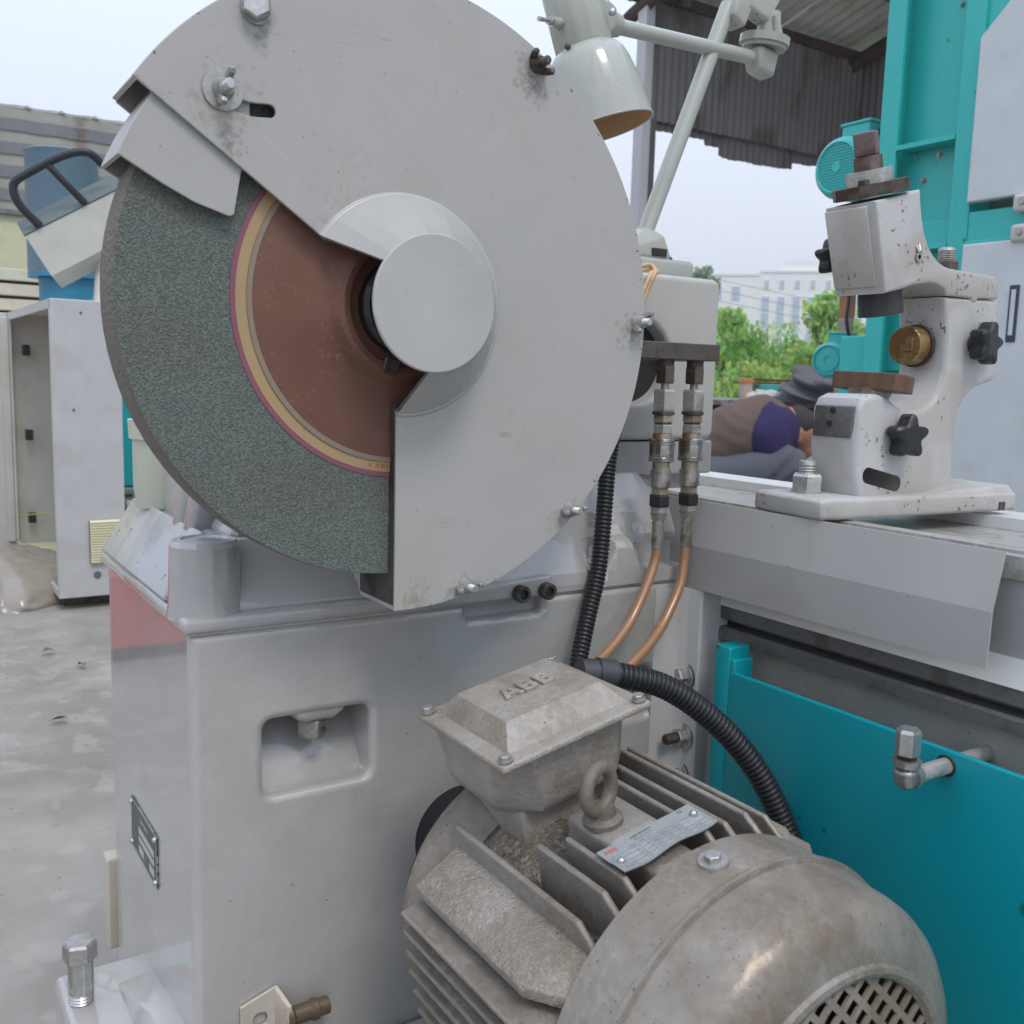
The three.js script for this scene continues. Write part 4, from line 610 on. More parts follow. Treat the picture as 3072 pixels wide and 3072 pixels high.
  const back = [...arc(Rg - 0.0038, aB, aT, 120), ...arc(0.062, hT, hB, 40)];
  obj('back_plate', [ext(shape(back), 0.0025, 0, [0, 0, -0.7262])], K.plate, t);
  obj('channel_floor', [bx([-0.0062, -0.2225, -0.7232], [-0.0036, -0.07, -0.6635], 0)], K.dark, t);  // darker than the guard paint: shade inside the channel put into the material
  // sliding nose shield
  const a2 = R(157.6), Rs = 0.2125;
  const nose = shape([...arc(Rs, R(138), a2, 24), [-0.170, 0.0665], [-0.150, 0.0572], [-0.1275, 0.0508], [-0.1245, 0.0522], [-0.1195, 0.0800], [-0.100, 0.098]]);
  const ns = obj('nose_shield', [ext(nose, 0.0025, 0.0005, [0, 0, -0.6665])], K.plate, t);
  obj('shield_rim', [ext(shape([...arc(Rs, R(138), a2, 24), ...arc(Rs - 0.0025, a2, R(138), 24)]), 0.052, 0, [0, 0, -0.7185])], K.plate, ns);
  obj('shield_back', [ext(shape([...arc(Rs - 0.0026, R(138), a2, 24), [-0.17, 0.0665], [-0.13, 0.10]]), 0.002, 0, [0, 0, -0.7190])], K.plate, ns);
  obj('slot_strip', [bx([-0.14, 0.110, -0.6668], [-0.1135, 0.132, -0.6645], 0)], K.plate, ns);
  // wing nuts and the top bolt
  function wing(p, turn, sc, washer) {
    const w = obj('wing_nut', [at(crease(lathe([[0, 0], [0.0075, 0], [0.006, 0.006], [0.0048, 0.0085], [0, 0.0085]], 28)), undefined, [Math.PI / 2, 0, 0])], K.zincDull, t);
    const lobe = shape([[0.002, 0], [0.0075, 0], [0.0115, 0.0075], [0.0125, 0.0135], [0.0105, 0.0155], [0.008, 0.0145], [0.0055, 0.0085], [0.002, 0.006]]);
    for (const s of [0, Math.PI]) obj('wing', [at(at(ext(lobe, 0.0042, 0.0012), [0, 0, -0.0021], [Math.PI / 2, 0, 0]), undefined, [0, 0, s])], K.zincDull, w);
    obj('stud', [at(thread(0.0036, 0.017, 0.0012), [0, 0, 0], [Math.PI / 2, 0, 0])], K.zinc, w);
    if (washer) obj('washer', [at(crease(cyl(0.0135, 0.0135, 0.0012)), [0, 0, -0.0002], [Math.PI / 2, 0, 0])], K.zincDull, w);
    w.position.set(p[0], p[1], Z1 + 0.0003 + (washer ? 0.001 : 0)); w.rotation.z = turn; w.scale.setScalar(sc); return w;
  }
  wing([-0.1325, 0.1285], R(86), 0.98, true);
  wing([0.1085, 0.1885], R(-28), 0.92, false).children.forEach(() => { });
  wing([0.2195, 0.0005], R(62), 0.92, false); wing([0.1545, -0.1565], R(22), 0.9, false); wing([0.0555, -0.2125], R(24), 0.9, false);
  t.children.filter(o => o.name === 'wing_nut')[1].traverse(o => { if (o.isMesh) o.material = K.dark; });
  const hb = obj('hex_bolt', [at(hexHead(0.0165, 0.0085), [-0.1105, 0.1825, Z1 + 0.0025], [Math.PI / 2, 0, 0.3])], K.zinc, t);
  obj('washer', [at(crease(cyl(0.0105, 0.0105, 0.0022)), [-0.1105, 0.1825, Z1 + 0.0012], [Math.PI / 2, 0, 0])], K.zincDull, hb);
}

// ------------------------------------------------------------------ electric motor
const font = await new FontLoader().loadAsync('fonts/droid/droid_sans_bold.typeface.json');
{
  const t = thing('electric_motor', 'dirty cast iron electric motor with cooling fins and terminal box in the foreground', 'electric motor', [0.43, 0.59, 0]);
  t.rotation.z = R(12);
  // stator core and fins; z runs towards the viewer
  const zA = -0.585, zE = -0.405;
  obj('stator', [zlathe([[0, zA], [0.098, zA], [0.098, zE], [0, zE]].reverse(), undefined, 72)], K.gritShade, t);
  const finProfile = (len0, len1, tip, root, cut) => [[len0, root], [len0 + 0.006, tip], [len1 - cut, tip], [len1, tip - cut * 0.85], [len1, root]];  // (z, height)
  const vfin = (x, tip, root, z0, z1, th = 0.0042, cut = 0.022) => { const s = shape(finProfile(z0, z1, tip, root, cut)); const g = ext(s, th, th * 0.42, undefined, undefined, 3); g.applyMatrix4(new THREE.Matrix4().makeBasis(V(0, 0, 1), V(0, 1, 0), V(-1, 0, 0))); g.translate(x + th / 2, 0, 0); return g; };
  const hfin = (y, tip, root, z0, z1, sgn, th = 0.0042, cut = 0.022) => { const s = shape(finProfile(z0, z1, tip, root, cut)); const g = ext(s, th, th * 0.42, undefined, undefined, 3); g.applyMatrix4(new THREE.Matrix4().makeBasis(V(0, 0, 1), V(sgn, 0, 0), V(0, sgn, 0))); g.translate(0, y - sgn * th / 2, 0); return g; };
  for (const [x, tip, z0] of [[-0.0715, 0.110, zA], [-0.0505, 0.1195, -0.51], [-0.034, 0.1215, -0.50], [0.034, 0.1215, -0.545], [0.0505, 0.1195, -0.56], [0.069, 0.118, zA], [0.0865, 0.108, zA]]) obj('fin', [vfin(x, tip, 0.05, z0, -0.412, 0.0046)], K.motor, t);
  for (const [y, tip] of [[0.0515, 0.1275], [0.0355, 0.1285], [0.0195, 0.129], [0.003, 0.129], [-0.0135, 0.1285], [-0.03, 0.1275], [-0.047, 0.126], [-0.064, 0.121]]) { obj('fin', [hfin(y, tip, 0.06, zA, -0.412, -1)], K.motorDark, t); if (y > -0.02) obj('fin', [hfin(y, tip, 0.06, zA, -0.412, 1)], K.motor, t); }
  for (const s of [-1, 1]) {
    obj('foot_pad', [hull([[s * 0.068, 0.0955, zA + 0.004], [s * 0.068, 0.0935, -0.413], [s * 0.113, 0.0795, zA + 0.008], [s * 0.113, 0.0795, -0.44], [s * 0.098, 0.0795, -0.413], [s * 0.066, 0.0735, zA + 0.004], [s * 0.113, 0.0745, zA + 0.008], [s * 0.113, 0.0745, -0.44], [s * 0.098, 0.0735, -0.413], [s * 0.066, 0.0735, -0.413]], 0.0022)], K.motorRough, t);
    obj('fin', [hfin(0.0655, 0.1265, 0.06, zA, -0.412, s, 0.0048)], K.motor, t);
  }
  // boss under the plate and the eye bolt
  obj('cast_boss', [hull(b8(-0.021, 0.021, 0.09, 0.1235, -0.515, -0.462), 0.005), hull([[-0.0165, 0.09, -0.462], [0.0165, 0.09, -0.462], [-0.0165, 0.1195, -0.462], [0.0165, 0.1195, -0.462], [-0.0165, 0.1195, -0.424], [0.0165, 0.1195, -0.424], [-0.0165, 0.09, -0.41], [0.0165, 0.09, -0.41]], 0.004)], K.motor, t);
  const eye = obj('eye_bolt', [crease(lathe([[0, 0], [0.0135, 0], [0.0135, 0.0035], [0.010, 0.0065], [0.0085, 0.012], [0, 0.012]], 32).translate(-0.008, 0.1235, -0.488)), at(new THREE.TorusGeometry(0.0145, 0.0048, 16, 48), [-0.008, 0.1475, -0.488], [0, 0.32, 0])], M([0.52, 0.48, 0.44], { map: T.grime, rough: 0.6, bump: T.cast, bs: 0.0006, metal: 0.15 }), t);
  // drive end shield and dark ring behind it
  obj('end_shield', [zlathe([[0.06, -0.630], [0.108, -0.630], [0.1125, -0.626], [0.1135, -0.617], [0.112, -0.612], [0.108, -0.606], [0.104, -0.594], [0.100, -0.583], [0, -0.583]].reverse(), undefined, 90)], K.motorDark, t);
  obj('rubber_ring', [zlathe([[0.04, -0.645], [0.088, -0.645], [0.090, -0.638], [0.102, -0.636], [0.107, -0.635], [0.1085, -0.6305], [0.05, -0.6302]].reverse(), undefined, 90)], K.blackMat, t);
  obj('mounting_hub', [zlathe([[0.0, -0.738], [0.045, -0.738], [0.045, -0.640], [0, -0.640]].reverse(), undefined, 60)], K.blackMat, t);
  // terminal box
  const tb = obj('terminal_box', [hull([[-0.0525, 0.170, -0.550], [-0.034, 0.170, -0.5265], [0.046, 0.170, -0.5265], [0.0595, 0.170, -0.540], [0.0595, 0.170, -0.630], [-0.0525, 0.170, -0.630], [-0.0505, 0.125, -0.558], [-0.0475, 0.117, -0.560], [-0.026, 0.117, -0.536], [-0.026, 0.125, -0.5335], [0.042, 0.117, -0.536], [0.042, 0.125, -0.5335], [0.055, 0.117, -0.548], [0.0565, 0.125, -0.546], [0.055, 0.117, -0.622], [0.0565, 0.125, -0.625], [-0.0475, 0.117, -0.622], [-0.0505, 0.125, -0.625]], 0.0025, 0.3),
    hull(b8(-0.036, 0.046, 0.080, 0.118, -0.615, -0.548), 0.004)], M([0.98, 0.98, 0.985], { map: T.grime, rough: 0.6, bump: T.cast, bs: 0.0006 }), t);
  const lid = obj('lid', [hull(b8(-0.0615, 0.0675, 0.1690, 0.1745, -0.638, -0.5165), 0.0026), hull([[-0.0485, 0.173, -0.5295], [0.0555, 0.173, -0.5295], [-0.0485, 0.173, -0.627], [0.0555, 0.173, -0.627], [-0.037, 0.1885, -0.546], [0.046, 0.1885, -0.546], [-0.037, 0.1885, -0.616], [0.046, 0.1885, -0.616]], 0.001, 0.2)], M([0.98, 0.975, 0.97], { map: T.grime, rough: 0.5, bump: T.sand, bs: 0.00035 }), tb);
  for (const x of [-0.0545, 0.0605]) for (const z of [-0.523, -0.632]) obj('lid_screw', [at(hexHead(0.0075, 0.0045), [x, 0.1755, z]), crease(cyl(0.0052, 0.0052, 0.0012, [x, 0.1758, z], undefined, 20))], K.zincDull, tb);
  { // embossed maker's letters on the lid
    const g = new TextGeometry('ABB', { font, size: 0.017, depth: 0.0022, curveSegments: 6, bevelEnabled: true, bevelSize: 0.0005, bevelThickness: 0.0005, bevelSegments: 2 });
    g.computeBoundingBox(); const b = g.boundingBox; g.translate(-(b.min.x + b.max.x) / 2, -(b.min.y + b.max.y) / 2, 0);
    obj('raised_letters', [at(g, [0.0045, 0.1882, -0.583], [-Math.PI / 2, 0, 0])], M([1.1, 1.05, 1.0], { map: T.grime, rough: 0.6 }), tb);
  }
  obj('gland_plate', [hull(b8(0.052, 0.062, 0.122, 0.166, -0.628, -0.575), 0.004)], K.motor, tb);
  // rating plate over the fins
  const cv = document.createElement('canvas'); cv.width = 768; cv.height = 288; const c = cv.getContext('2d');
  c.fillStyle = '#a3a6a6'; c.fillRect(0, 0, 768, 288); seed = 99; for (let k = 0; k < 500; k++) { c.fillStyle = `rgba(${rnd() < 0.5 ? '60,55,48' : '220,220,220'},${rr(0.04, 0.22)})`; c.beginPath(); c.ellipse(rnd() * 768, rnd() * 288, rr(1, 9), rr(1, 5), rr(0, 3), 0, 7); c.fill(); }
  c.fillStyle = '#d63a35'; c.font = 'bold 52px sans-serif'; c.fillText('ABB', 26, 66); c.fillStyle = '#a3a6a6'; c.fillRect(24, 45, 130, 3);
  c.fillStyle = '#343a42'; c.font = 'bold 30px sans-serif'; c.fillText('ABB Motors', 250, 40); c.font = '24px sans-serif'; c.fillText('M2QA132S4A', 262, 72); c.font = 'bold 34px sans-serif'; c.fillText('CE', 650, 42);
  c.font = '22px sans-serif'; const rows = [['V', 'Hz', 'r/min', 'kW', 'cos', 'A'], ['400 Δ', '50', '1435', '5.5', '0.85', '11.6'], ['690 Y', '50', '1435', '5.5', '0.85', '6.68'], ['440-480 Δ', '60', '1735', '6.33', '0.86', '11.4']], cx = [28, 230, 320, 430, 540, 650];
  c.fillText('132S01   IP55   CI.F', 180, 104); c.strokeStyle = '#4d545c'; c.lineWidth = 2.5;
  rows.forEach((r, j) => { r.forEach((s, i) => c.fillText(s, cx[i], 142 + j * 40)); c.strokeRect(16, 114 + j * 40, 736, 40); }); cx.slice(1).forEach(x => { c.beginPath(); c.moveTo(x - 14, 114); c.lineTo(x - 14, 274); c.stroke(); });
  const tx = new THREE.CanvasTexture(cv); tx.colorSpace = THREE.SRGBColorSpace; tx.magFilter = THREE.LinearFilter;
  const pg = new THREE.BoxGeometry(0.0775, 0.0285, 0.0009, 30, 10, 1), pp = pg.attributes.position; for (let i = 0; i < pp.count; i++) pp.setZ(i, pp.getZ(i) + 0.0012 * Math.sin(pp.getX(i) * 130 + 1) * (pp.getY(i) < 0 ? 1 : 0.3)); pg.computeVertexNormals();
  const np = obj('rating_plate', [at(pg, [0.003, 0.1258, -0.4455], [-Math.PI / 2, 0, 0])], M([0.95, 0.95, 0.95], { map: tx, rough: 0.32, metal: 0.2 }), t, true);
  for (const x of [-0.030, 0.036]) obj('rivet', [at(new THREE.SphereGeometry(0.0027, 14, 8), [x, 0.1266, -0.4455 + (x < 0 ? 0.004 : -0.002)])], K.zinc, np);
  // fan cowl
  const cowl = [[0.124, -0.415], [0.1302, -0.4145], [0.1305, -0.408], [0.1302, -0.3785], [0.1312, -0.3775], [0.1326, -0.3765], [0.1332, -0.3745], [0.1326, -0.3725], [0.1308, -0.3715], [0.1296, -0.3715], [0.1292, -0.369], [0.1280, -0.345], [0.1268, -0.338], [0.1235, -0.331], [0.117, -0.3245], [0.107, -0.319], [0.097, -0.3155], [0.0962, -0.3155], [0.0952, -0.3125], [0.0925, -0.3115], [0.0895, -0.3125], [0.0885, -0.3155], [0.0875, -0.3165]];
  const fan = obj('fan_cowl', [zl([...cowl].reverse(), undefined, 128)], M([0.82, 0.80, 0.77], { map: T.grime, metal: 0.2, rough: 0.34, bump: T.peel, bs: 0.00015, side: THREE.DoubleSide }), t, true);
  { // lattice grille: diagonal bars in two directions
    const gs = []; const Rg = 0.0875, n = 11, bw = 0.0042;
    for (const a of [R(33), R(-57)]) for (let k = -n; k <= n; k++) { const d = k * 0.0125, hl = Math.sqrt(Math.max(0, Rg * Rg - d * d)); if (hl < 0.01) continue; gs.push(at(new THREE.BoxGeometry(2 * hl, bw, 0.0018), [-Math.sin(a) * d, Math.cos(a) * d, -0.3172 + (a > 0 ? 0.0003 : 0)], [0, 0, a])); }
    obj('grille', gs, M([0.95, 0.9, 0.84], { map: T.grime, rough: 0.5 }), fan);
    obj('grille_hub', [zlathe([[0, -0.3165], [0.022, -0.3165], [0.024, -0.315], [0.02, -0.3138], [0, -0.3135]].reverse(), undefined, 48)], K.motor, fan);
  }
  obj('fan', [cyl(0.085, 0.085, 0.004, [0, 0, -0.36], [Math.PI / 2, 0, 0]), ...Array.from({ length: 9 }, (_, k) => at(new THREE.BoxGeometry(0.05, 0.003, 0.03), [0.05, 0, -0.34]).applyMatrix4(new THREE.Matrix4().makeRotationZ(k * 0.698)))], K.blackMat, t);
  const cb = obj('cowl_screw', [at(hexHead(0.0092, 0.0042), [0.005, 0.1318, -0.397]), crease(cyl(0.0092, 0.0095, 0.0016, [0.005, 0.1312, -0.397], undefined, 28))], K.zincDull, t);
  // support foot below the frame
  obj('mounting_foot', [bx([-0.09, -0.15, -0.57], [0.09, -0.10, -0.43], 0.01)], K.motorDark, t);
}
{ // welded bracket that carries the motor (below the frame)
  const t = thing('motor_bracket', 'grey welded bracket carrying the electric motor below the frame', 'bracket', [0.46, FLOOR, -0.5]);
  obj('shelf', [bx([-0.16, 0.20, -0.23], [0.16, 0.225, 0.12], 0.003)], K.gray, t); obj('leg', [bx([-0.14, 0, -0.1], [-0.08, 0.2, 0.08], 0.004)], K.gray, t); obj('leg', [bx([0.08, 0, -0.1], [0.14, 0.2, 0.08], 0.004)], K.gray, t);
}
// ------------------------------------------------------------------ conduits and hoses
function conduit(label, pts, r, pitch) {
  const c = curve(pts), L = c.getLength(), rings = Math.round(L / pitch * 6), prof = [1, 1, 0.985, 0.84, 0.83, 0.97];
  const o = obj('corrugated_conduit', [sweep(c, i => r * prof[i % 6], rings, 22)], M([0.02, 0.02, 0.022], { rough: 0.34 })); return tag(o, label, 'conduit', 'black corrugated conduits');
}
conduit('black corrugated conduit hanging nearly straight beside the wheel guard', [[0.612, 0.975, -0.757], [0.6045, 0.945, -0.7555], [0.598, 0.921, -0.752], [0.572, 0.824, -0.7275], [0.552, 0.781, -0.7155], [0.531, 0.741, -0.70], [0.518, 0.71, -0.688]], 0.0083, 0.0041);
const c2 = conduit('thick black corrugated conduit arching from the terminal box past the teal tray', [[0.512, 0.752, -0.648], [0.539, 0.747, -0.640], [0.577, 0.734, -0.630], [0.621, 0.700, -0.610], [0.651, 0.660, -0.590], [0.6675, 0.616, -0.570], [0.671, 0.572, -0.548], [0.672, 0.535, -0.535], [0.668, 0.49, -0.52]], 0.0112, 0.0046);
{ // conduit gland at the terminal box
  const g = obj('conduit_gland', [line([0.497, 0.7535, -0.652], [0.514, 0.7515, -0.6475], 0.0125, 0.0125, 8), line([0.512, 0.752, -0.648], [0.528, 0.7495, -0.6435], 0.0132, 0.0128, 24)], M([0.05, 0.05, 0.055], { rough: 0.4 })); tag(g, 'black nut where the thick conduit enters the motor terminal box', 'cable gland');
}
function hose(label, x, z, low) {
  const KS = 0.905; const t = thing('hydraulic_hose', label, 'hydraulic hose', [0, 0, 0], 0, 'hydraulic hoses under the brown manifold bar');
  const P = (name, pts, m, n = 32) => { const g = lathe(pts.map(q => [q[0] * KR, q[1]]), n); return obj(name, [(n < 10 ? flat(g) : crease(g, 0.5)).rotateY(0.35).translate(x, 0, z)], m, t); };
  let y = 1.0225; const KR = 0.925; const hex = (name, r, h, m) => { h *= KS; y -= h; return P(name, [[0, y], [r * 0.93, y], [r, y + h * 0.1], [r, y + h * 0.9], [r * 0.93, y + h], [0, y + h]], m, 6); };
  const rnd_ = (name, r, h, m, r2 = r) => { h *= KS; y -= h; return P(name, [[0, y], [r2, y], [r, y + h], [0, y + h]], m); };
  const dirty = M([0.55, 0.48, 0.38], { map: T.steel, rough: 0.5, metal: 0.6 });
  rnd_('thread', 0.0088, 0.0065, K.dark); hex('dark_nut', 0.0104, 0.0185, K.dark); rnd_('neck', 0.0042, 0.006, K.zincDull); hex('long_hex_body', 0.0122, 0.0235, K.zincDull);
  rnd_('collar', 0.0118, 0.003, K.dark); hex('rusty_hex', 0.0112, 0.0085, dirty); rnd_('collar', 0.0088, 0.002, K.dark); hex('thin_hex', 0.0108, 0.0095, K.zincDull); rnd_('sleeve', 0.0098, 0.0055, dirty);
  { const h = 0.0245 * KS, p = []; p.push([0, y - h]); for (const [r, f] of [[0.0128, 0], [0.0136, 0.03], [0.0136, 0.07], [0.0128, 0.09], [0.0128, 0.12], [0.0136, 0.14], [0.0136, 0.18], [0.0128, 0.2], [0.013, 0.24], [0.013, 0.68], [0.0128, 0.72], [0.0136, 0.74], [0.0136, 0.80], [0.0128, 0.82], [0.0128, 0.86], [0.0136, 0.88], [0.0136, 0.96], [0.0128, 1]]) p.push([r, y - h + f * h]); p.push([0, y]); P('quick_coupling', p, M([0.60, 0.60, 0.57], { map: T.steel, rough: 0.28, metal: 0.9 })); y -= h; }
  rnd_('sleeve', 0.0092, 0.0095, dirty); rnd_('band', 0.0108, 0.0175, M([0.58, 0.56, 0.53], { map: T.steel, rough: 0.32, metal: 0.8 })); hex('hex', 0.0098, 0.0085, dirty); hex('black_nut', 0.0116, 0.0125, M([0.035, 0.035, 0.036], { rough: 0.42, metal: 0.4 })); hex('hex', 0.0094, 0.0075, K.zincDull); rnd_('taper', 0.009, 0.0075, dirty, 0.0068); rnd_('neck', 0.0056, 0.002, K.zincDull);
  rnd_('ferrule', 0.0066, 0.029, M([0.42, 0.42, 0.38], { map: T.steel, rough: 0.45, metal: 0.6 }), 0.0060);
  const yb = y + 0.004, c = curve([[x, yb + 0.01, z], [x - 0.0005, yb - 0.008, z], ...low]), L = c.getLength();
  // braided sleeve: fine helical relief
  const n = 24, rings = Math.round(L / 0.0011), F = sweep(c, () => 0.0048, rings, n), p = F.attributes.position, nn = F.attributes.normal, uv = new Float32Array(p.count * 2);
  for (let i = 0; i <= rings; i++) for (let j = 0; j <= n; j++) { const k = i * (n + 1) + j; uv[k * 2] = j / n; uv[k * 2 + 1] = i / rings * L / 0.0314; }
  F.setAttribute('uv', new THREE.BufferAttribute(uv, 2));
  obj('braided_hose', [F], M([1, 1, 1], { map: T.braid, bump: T.braidBump, bs: 0.00025, rough: 0.35, physical: true, clearcoat: 0.9, clearcoatRoughness: 0.15 }), t, true);
}
T.braidBump = tex(256, 1, (u, v) => { const a = Math.abs(((u * 10 + v * 10) % 1) - 0.5), b = Math.abs(((u * 10 - v * 10 + 70) % 1) - 0.5); return 1 - Math.min(a, b) * 1.6; }, false);
T.braid = tex(256, 1, (u, v) => { const a = Math.abs(((u * 10 + v * 10) % 1) - 0.5), b = Math.abs(((u * 10 - v * 10 + 70) % 1) - 0.5), k = Math.min(1, Math.min(a, b) * 3); return mixc([0.40, 0.215, 0.10], [0.21, 0.085, 0.032], 0.75 * k * (0.6 + 0.5 * fbm(u, v, 4, 4, 333))); });
hose('left braided copper-coloured hydraulic hose, the one nearer the wheel guard', 0.6375, -0.720, [[0.6355, 0.828, -0.720], [0.627, 0.812, -0.717], [0.599, 0.776, -0.708], [0.568, 0.756, -0.697], [0.534, 0.743, -0.685], [0.497, 0.730, -0.678]]);
hose('right braided copper-coloured hydraulic hose, the one nearer the machine table', 0.6752, -0.720, [[0.674, 0.825, -0.720], [0.668, 0.803, -0.717], [0.639, 0.768, -0.707], [0.612, 0.752, -0.696], [0.580, 0.739, -0.685], [0.542, 0.723, -0.676]]);
// ------------------------------------------------------------------ work lamp
{
  const Z = -0.93, t = thing('work_lamp', 'jointed grey-green work lamp with a bell shade on top of the wheelhead', 'lamp', [0, 0, 0]);
  const m = K.lamp;
  obj('base_plate', [hull(b8(0.70, 0.838, 1.114, 1.1455, Z - 0.04, Z + 0.028), 0.006)], m, t);
  obj('base_bracket', [hull([[0.735, 1.143, Z - 0.02], [0.808, 1.143, Z - 0.02], [0.735, 1.143, Z + 0.02], [0.808, 1.143, Z + 0.02], [0.75, 1.166, Z - 0.018], [0.80, 1.162, Z - 0.018], [0.75, 1.166, Z + 0.018], [0.80, 1.162, Z + 0.018], [0.77, 1.182, Z - 0.012], [0.785, 1.182, Z - 0.012], [0.77, 1.182, Z + 0.012], [0.785, 1.182, Z + 0.012]], 0.006)], m, t);
  obj('bracket_slot', [bx([0.776, 1.148, Z + 0.0175], [0.798, 1.157, Z + 0.022], 0.001)], K.hole, t);
  obj('base_screw', [at(hexHead(0.012, 0.007), [0.822, 1.1455, Z - 0.006])], K.dark, t);
  obj('lower_arm', [line([0.779, 1.172, Z], [0.900, 1.458, Z - 0.004], 0.0098, 0.0098, 28)], m, t);
  obj('elbow_clamp', [hull([[0.893, 1.44, Z - 0.014], [0.915, 1.432, Z - 0.014], [0.893, 1.44, Z + 0.014], [0.915, 1.432, Z + 0.014], [0.905, 1.49, Z - 0.014], [0.935, 1.482, Z - 0.014], [0.905, 1.49, Z + 0.014], [0.935, 1.482, Z + 0.014]], 0.004), hull([[0.915, 1.452, Z - 0.008], [0.915, 1.49, Z - 0.008], [0.955, 1.445, Z - 0.008], [0.97, 1.48, Z - 0.008], [0.915, 1.452, Z + 0.016], [0.915, 1.49, Z + 0.016], [0.955, 1.445, Z + 0.016], [0.97, 1.48, Z + 0.016]], 0.006)], M([0.44, 0.45, 0.41], { map: T.wear, rough: 0.45 }), t);
  obj('elbow_neck', [line([0.962, 1.46, Z + 0.006], [0.962, 1.432, Z + 0.004], 0.013, 0.015, 24), line([0.957, 1.452, Z + 0.02], [0.963, 1.432, Z + 0.018], 0.004, 0.007, 12)], m, t);
  obj('friction_disc', [at(crease(cyl(0.031, 0.031, 0.0095, undefined, undefined, 40)), [0.9605, 1.4275, Z], [0.12, 0, -0.06]), at(crease(cyl(0.027, 0.027, 0.005, undefined, undefined, 40)), [0.9605, 1.4205, Z], [0.12, 0, -0.06])], m, t);
  obj('lower_knuckle', [hull([[0.938, 1.418, Z - 0.016], [0.974, 1.416, Z - 0.016], [0.940, 1.387, Z - 0.014], [0.972, 1.383, Z - 0.014], [0.938, 1.418, Z + 0.016], [0.974, 1.416, Z + 0.016], [0.940, 1.387, Z + 0.014], [0.972, 1.383, Z + 0.014]], 0.008)], m, t);
  obj('upper_arm', [line([0.945, 1.4045, Z], [0.70, 1.3955, Z + 0.002], 0.0085, 0.0085, 28)], m, t);
  // head: the socket axis leans
  const top = V(0.6695, 1.396, Z), mouth = V(0.6985, 1.278, Z + 0.020), ax = mouth.clone().sub(top).normalize(), q = new THREE.Quaternion().setFromUnitVectors(V(0, -1, 0), ax);
  const A = (g) => g.applyQuaternion(q).translate(top.x, top.y, top.z);
  obj('socket_housing', [A(crease(lathe([[0, 0.04], [0.0305, 0.04], [0.032, 0.037], [0.032, -0.033], [0.031, -0.036], [0, -0.036]], 48)))], m, t);
  const sh = [[0.0315, -0.036], [0.0365, -0.0395], [0.0418, -0.046], [0.0455, -0.0555], [0.0492, -0.071], [0.0524, -0.091], [0.0548, -0.112], [0.0560, -0.1225]], si = [[0.0547, -0.1225], [0.0535, -0.112], [0.051, -0.091], [0.0478, -0.071], [0.044, -0.0555], [0.040, -0.046], [0.034, -0.041], [0.018, -0.040]];
  const shade = obj('lamp_shade', [A(crease(lathe(sh, 64), 0.8))], M([0.42, 0.435, 0.395], { map: T.paint, rough: 0.3, physical: true, clearcoat: 0.3, clearcoatRoughness: 0.1, side: THREE.DoubleSide }), t);
  obj('shade_lining', [A(crease(lathe(si, 64), 0.8))], M([0.46, 0.27, 0.13], { map: T.paint, rough: 0.6, side: THREE.DoubleSide }), shade);
  obj('rim', [A(at(new THREE.TorusGeometry(0.0554, 0.0011, 8, 64), [0, -0.1225, 0], [Math.PI / 2, 0, 0]))], m, shade);
  obj('bulb', [A(crease(lathe([[0, -0.102], [0.010, -0.099], [0.017, -0.088], [0.0165, -0.076], [0.010, -0.058], [0.010, -0.04], [0, -0.04]], 32)))], M([0.75, 0.73, 0.68], { rough: 0.25 }), t);
  obj('arm_socket', [line([0.700, 1.396, Z + 0.003], [0.726, 1.397, Z + 0.002], 0.0185, 0.012, 28), hull([[0.690, 1.374, Z - 0.008], [0.690, 1.414, Z - 0.008], [0.709, 1.383, Z - 0.008], [0.709, 1.409, Z - 0.008], [0.690, 1.374, Z + 0.024], [0.690, 1.414, Z + 0.024], [0.709, 1.383, Z + 0.024], [0.709, 1.409, Z + 0.024]], 0.005)], m, t);
  for (const y of [1.408, 1.376]) obj('screw', [at(new THREE.SphereGeometry(0.0042, 14, 8), [0.693 - (1.408 - y) * 0.15, y - 0.012, Z + 0.0335])], K.zinc, t);
  const sw = obj('toggle_switch', [line([0.642, 1.3805, Z + 0.01], [0.629, 1.379, Z + 0.012], 0.0065, 0.0065, 6), line([0.629, 1.379, Z + 0.012], [0.623, 1.3785, Z + 0.013], 0.004, 0.004, 12)], K.zinc, t);
  obj('lever', [line([0.623, 1.3785, Z + 0.013], [0.610, 1.377, Z + 0.015], 0.0018, 0.0026, 10)], K.zinc, sw);
  obj('screw', [at(new THREE.SphereGeometry(0.0035, 12, 8), [0.6435, 1.354, Z + 0.022])], K.dark, t);
}
{ // tan twin cable looped over the housing edge
  const o = obj('tan_cable', [tube([[0.742, 1.126, -0.892], [0.757, 1.1295, -0.884], [0.752, 1.121, -0.868], [0.684, 1.1105, -0.7975], [0.676, 1.097, -0.7965], [0.669, 1.080, -0.7965]], 0.0022, 50, 8), tube([[0.738, 1.130, -0.892], [0.753, 1.1335, -0.884], [0.746, 1.121, -0.866], [0.679, 1.1105, -0.7965], [0.671, 1.097, -0.7955], [0.664, 1.080, -0.7955]], 0.0022, 50, 8)], M([0.60, 0.40, 0.20], { rough: 0.45 })); tag(o, 'tan twin cable looped over the top edge of the spindle housing', 'cable');
}
